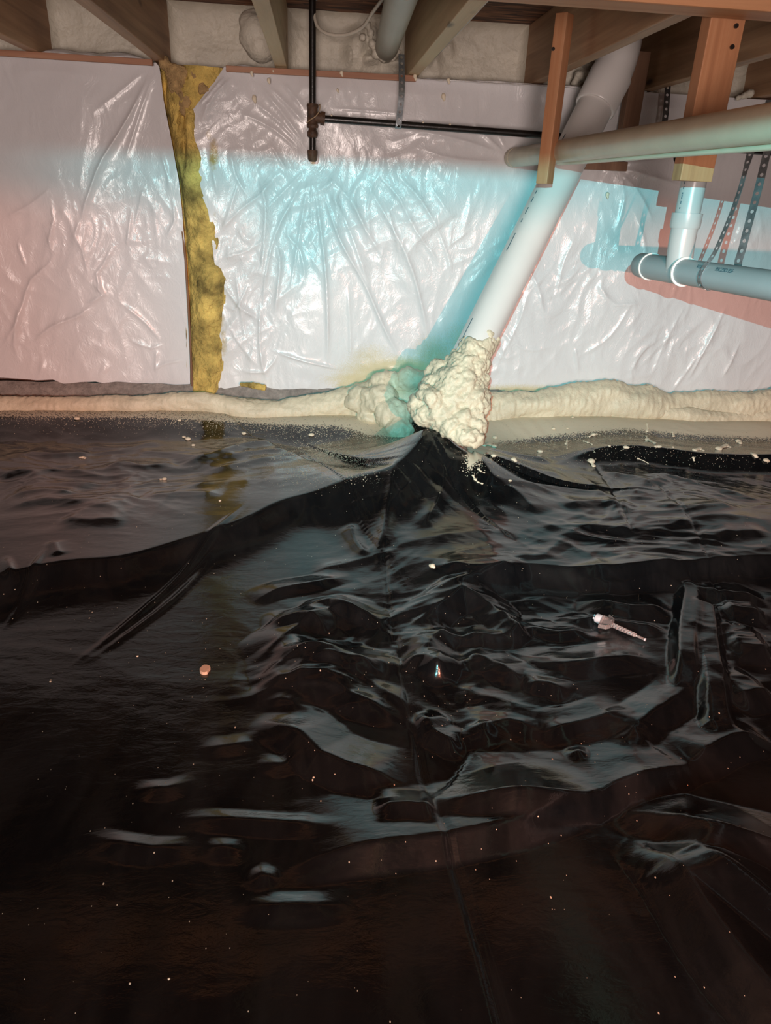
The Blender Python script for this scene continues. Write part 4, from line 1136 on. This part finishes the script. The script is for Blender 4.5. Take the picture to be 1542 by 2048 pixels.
PLACE = [(1145, 835, 3, None, 'near the dusty corner below the right bead'), (1135, 857, 3, None, 'small, below the right bead'), (1107, 858, 4, None, 'in the dust right of the pipe foot'),
         (1187, 870, 5, [(-8, 4, 3), (6, -1, 3)], 'three-lobed, on the crest right of the pipe foot'), (1168, 883, 3, [(8, 3, 3), (16, 6, 2)], 'stretched, along the right crest'), (1132, 889, 3, [(2, -6, 3), (2, 8, 2)], 'curved and upright, left end of the right crest'),
         (1252, 896, 6, None, 'round, on the crest right of centre'), (1295, 881, 6, [(-3, -8, 3), (14, 6, 4)], 'ragged, above the right crest'), (1318, 894, 5, [(-6, 0, 4)], 'oval, on the middle of the right crest'),
         (1294, 849, 3, [(1, 8, 3), (0, 14, 3)], 'long and upright, under the right bead'), (1347, 873, 3, [(-2, -8, 3)], 'upright, in the dust under the right bead'), (1080, 904, 6, None, 'round, on the black sheet right of the pipe foot'),
         (987, 914, 6, None, 'round, close to the foam mound'), (1027, 920, 6, [(4, 3, 4)], 'lobed, one step right of the round drop by the mound'), (990, 876, 6, None, 'largest of the cluster beside the mound'), (978, 890, 6, [(10, 4, 6), (-10, 2, 5)], 'clump at the right foot of the mound'),
         (1182, 924, 8, [(5, 9, 5)], 'teardrop-shaped, large, alone on the dark sheet below the crest'), (1020, 962, 4, None, 'small and round, below the mound'), (957, 940, 4, [(5, 4, 3), (12, 6, 2)], 'splashed, star-shaped, below the mound'), (950, 960, 4, [(6, 5, 3), (14, 8, 3), (-4, -8, 3)], 'long bent streak below the mound'),
         (1389, 901, 5, [(10, -2, 5), (18, 1, 3)], 'wide, at the right part of the crest'), (1386, 917, 3, [(2, 5, 2)], 'hanging just under the crest at right'), (1437, 899, 7, [(14, -6, 6), (22, -4, 4)], 'big double lump at right on the crest'),
         (1477, 884, 6, [(3, 3, 4)], 'oval, under the right end of the bead'), (1508, 911, 5, [(4, 4, 4), (-5, -4, 3)], 'crooked, near the right edge'), (1531, 922, 6, [(4, 2, 4)], 'oval, at the far right edge'), (1346, 895, 3, None, 'tiny, on the crest between two larger ones'), (1219, 893, 3, None, 'tiny, on the crest left of the round one'),
         (1276, 918, 3, [(10, 4, 2), (20, 9, 2)], 'smeared streak below the crest'), (154, 838, 6, None, 'round, below the left bead'), (359, 841, 4, None, 'small, under the left bead in the dust'), (376, 879, 6, [(-8, -4, 4)], 'flattened pair, left of centre under the bead'), (387, 891, 4, None, 'small, just below the flattened pair'),
         (488, 868, 5, None, 'round, in the dust left of centre'), (623, 871, 6, None, 'round, in the dust nearer the mound'), (166, 916, 4, [(-5, 0, 3), (4, 1, 3)], 'flat smear on the left bank'), (329, 959, 5, [(-8, 0, 3)], 'flat smear in the middle of the left bank'), (440, 1002, 3, None, 'tiny, near the left crest'),
         (627, 1556, 3.0, None, 'tiny pale speck in the middle foreground'), (260, 1967, 3.0, None, 'tiny pale speck at the bottom left, left one of two'), (338, 1958, 3.2, None, 'tiny pale speck at the bottom left, right one of two'), (275, 1313, 2.8, None, 'tiny pale speck on the dark bank at left'), (101, 1364, 2.8, None, 'tiny pale speck at the far left of the dark sheet')]
for k, (a, b, r, el, lab) in enumerate(PLACE):
    p = on_ground(a, b); sc = np.linalg.norm(p - np.array([0, 0, CAMZ])) / F
    drop(a, b, r * sc, 'cream foam drop, ' + lab, [(u, v, q_ * sc) for u, v, q_ in el] if el else None, seed=300 + k)

p = on_ground(410, 1342); sc = np.linalg.norm(p - np.array([0, 0, CAMZ])) / F
bm = bmesh.new(); top = []; bot = []
shape = [(-9.5, 1), (-7, 5.5), (-2, 8), (3, 8.2), (7, 6.5), (8, 1), (9.5, -3), (7, -6), (1, -7), (-4, -7.5), (-7, -5)]
ux = np.array([1.0, -.09, 0]); uy = np.array([0.09, 1.0, 0])
for dx, dy in shape:
    q_ = p + ux * dx * sc - uy * dy * sc * 1.55
    bot.append(bm.verts.new((q_[0], q_[1], p[2] - .001))); top.append(bm.verts.new((q_[0], q_[1], p[2] + .007)))
bm.faces.new(top); bm.faces.new(bot[::-1])
for i in range(len(top)): bm.faces.new([bot[i], bot[(i + 1) % len(top)], top[(i + 1) % len(top)], top[i]])
tag(bm_obj('foam_chip', bm, M['chip'], bevel=.0012), 'flat tan chip lying alone on the dark sheet at left', 'chip')
drop(865, 1133, .0065, 'white crumb with two lobes lying on the middle crest', [(-4, -1, .005), (3, 2, .0045)], 'drop', 'foam_crumb', 'crumb', None, 77, .9)

# ------------------------------------------------------------------ clear mixing nozzle
def nozzle():
    a = on_ground(1190, 1244); b = on_ground(1290, 1286)
    a = a + [0, 0, .012]; b = b + [0, 0, .008]
    t = (b - a) / np.linalg.norm(b - a); Ln = np.linalg.norm(b - a)
    s = np.cross(t, [0, 0, 1.0]); s /= np.linalg.norm(s)
    root = empty('mixing_nozzle', tuple(a), 'clear plastic mixing nozzle with white cap lying on the black sheet', 'nozzle')
    u = np.cross(s, t); u = u if u[2] > 0 else -u
    f = lambda k: a + t * Ln * k
    tube('white_cap', [f(.00), f(.02), f(.13)], [.0095, .0108, .0115], M['cap_white'], root, 20)
    for k in (-1, 1):
        tube('inlet_prong', [f(.02) + s * .006 * k, f(-.06 if k < 0 else -.03) + s * .006 * k], .0026, M['cap_white'], root, 10)
    tube('clear_body', [f(.12), f(.13), f(.30), f(.33), f(.35)], [.0115, .0125, .0118, .008, .0055], M['clear'], root, 20)
    # two wings bent back
    for k in (-1, 1):
        w0 = f(.30) + s * k * .010; w1 = f(.27) + s * k * .020; w2 = f(.16) + s * k * .026
        n_ = u * .005
        bm_ = hexa([w0 - n_, w1 - n_, w1 - n_ + t * .003, w0 - n_ + t * .004, w0 + n_, w1 + n_, w1 + n_ + t * .003, w0 + n_ + t * .004])
        bm_obj('wing', bm_, M['clear'], root)
        bm_ = hexa([w1 - n_, w2 - n_, w2 - n_ + s * k * .002, w1 - n_ + t * .003, w1 + n_, w2 + n_, w2 + n_ + s * k * .002, w1 + n_ + t * .003])
        bm_obj('wing_tip', bm_, M['clear'], root)
    tube('mixer_tube', [f(.33), f(.80), f(.82), f(1.0)], [.0058, .0048, .0030, .0026], M['clear'], root, 16)
    pts = [f(.34 + .45 * k / 60) + (s * math.cos(k * .85) + u * math.sin(k * .85)) * .0032 for k in range(61)]
    tube('mixing_spiral', pts, .0014, M['cap_white'], root, 6)
    tube('tip_ring', [f(.975), f(1.0)], .0034, M['cap_white'], root, 12)


nozzle()

# ------------------------------------------------------------------ added unseen hoods that shade the wall from the two lamps
def light_hood(Lp, d, prof, lab):
    """open-fronted housing whose front lip cuts the upper part of the beam"""
    root = empty('work_lamp', tuple(Lp), lab, 'lamp')
    k = (D - Lp[1]); top = Lp[2] + 0.055
    pts = []
    for W in prof:
        h_ = Lp + (W - Lp) * (d / k); pts.append(h_)
    pts = np.array(pts); n = len(pts)
    bm_ = bmesh.new(); q4 = []
    for p_ in pts:
        q4.append([bm_.verts.new((p_[0], p_[1], p_[2])), bm_.verts.new((p_[0], p_[1] + .002, p_[2])), bm_.verts.new((p_[0], p_[1] + .002, top)), bm_.verts.new((p_[0], p_[1], top))])
    for i in range(n - 1):
        for j in range(4): bm_.faces.new([q4[i][j], q4[i][(j + 1) % 4], q4[i + 1][(j + 1) % 4], q4[i + 1][j]])
    bm_.faces.new(q4[0][::-1]); bm_.faces.new(q4[-1])
    bm_obj('front_lip', bm_, M['lamp_black'], root)
    bm_obj('roof_plate', box(pts[0, 0], pts[-1, 0], Lp[1] - .06, Lp[1] + d + .002, top, top + .003), M['lamp_black'], root)


eA = [at(-900, 252, D), at(0, 312, D), at(700, 329, D), at(1100, 342, D), at(1542, 372, D), at(2600, 440, D)]
for e in eA: e[2] = CAMZ + 0.068
light_hood(LA, 0.10, eA, 'small hooded lamp above the viewer, outside the photo')
eB = [at(*q_, D) for q_ in ((-900, 330), (0, 388), (220, 402), (350, 402), (450, 398), (500, 410), (535, 470), (560, 560), (640, 570), (680, 480), (730, 430), (900, 425), (1150, 410), (1350, 430), (1542, 450), (2600, 520))]  # edge notched to throw the soft blotch of shade on the wall
light_hood(LB, 0.20, eB, 'small hooded lamp low on the right, outside the photo')
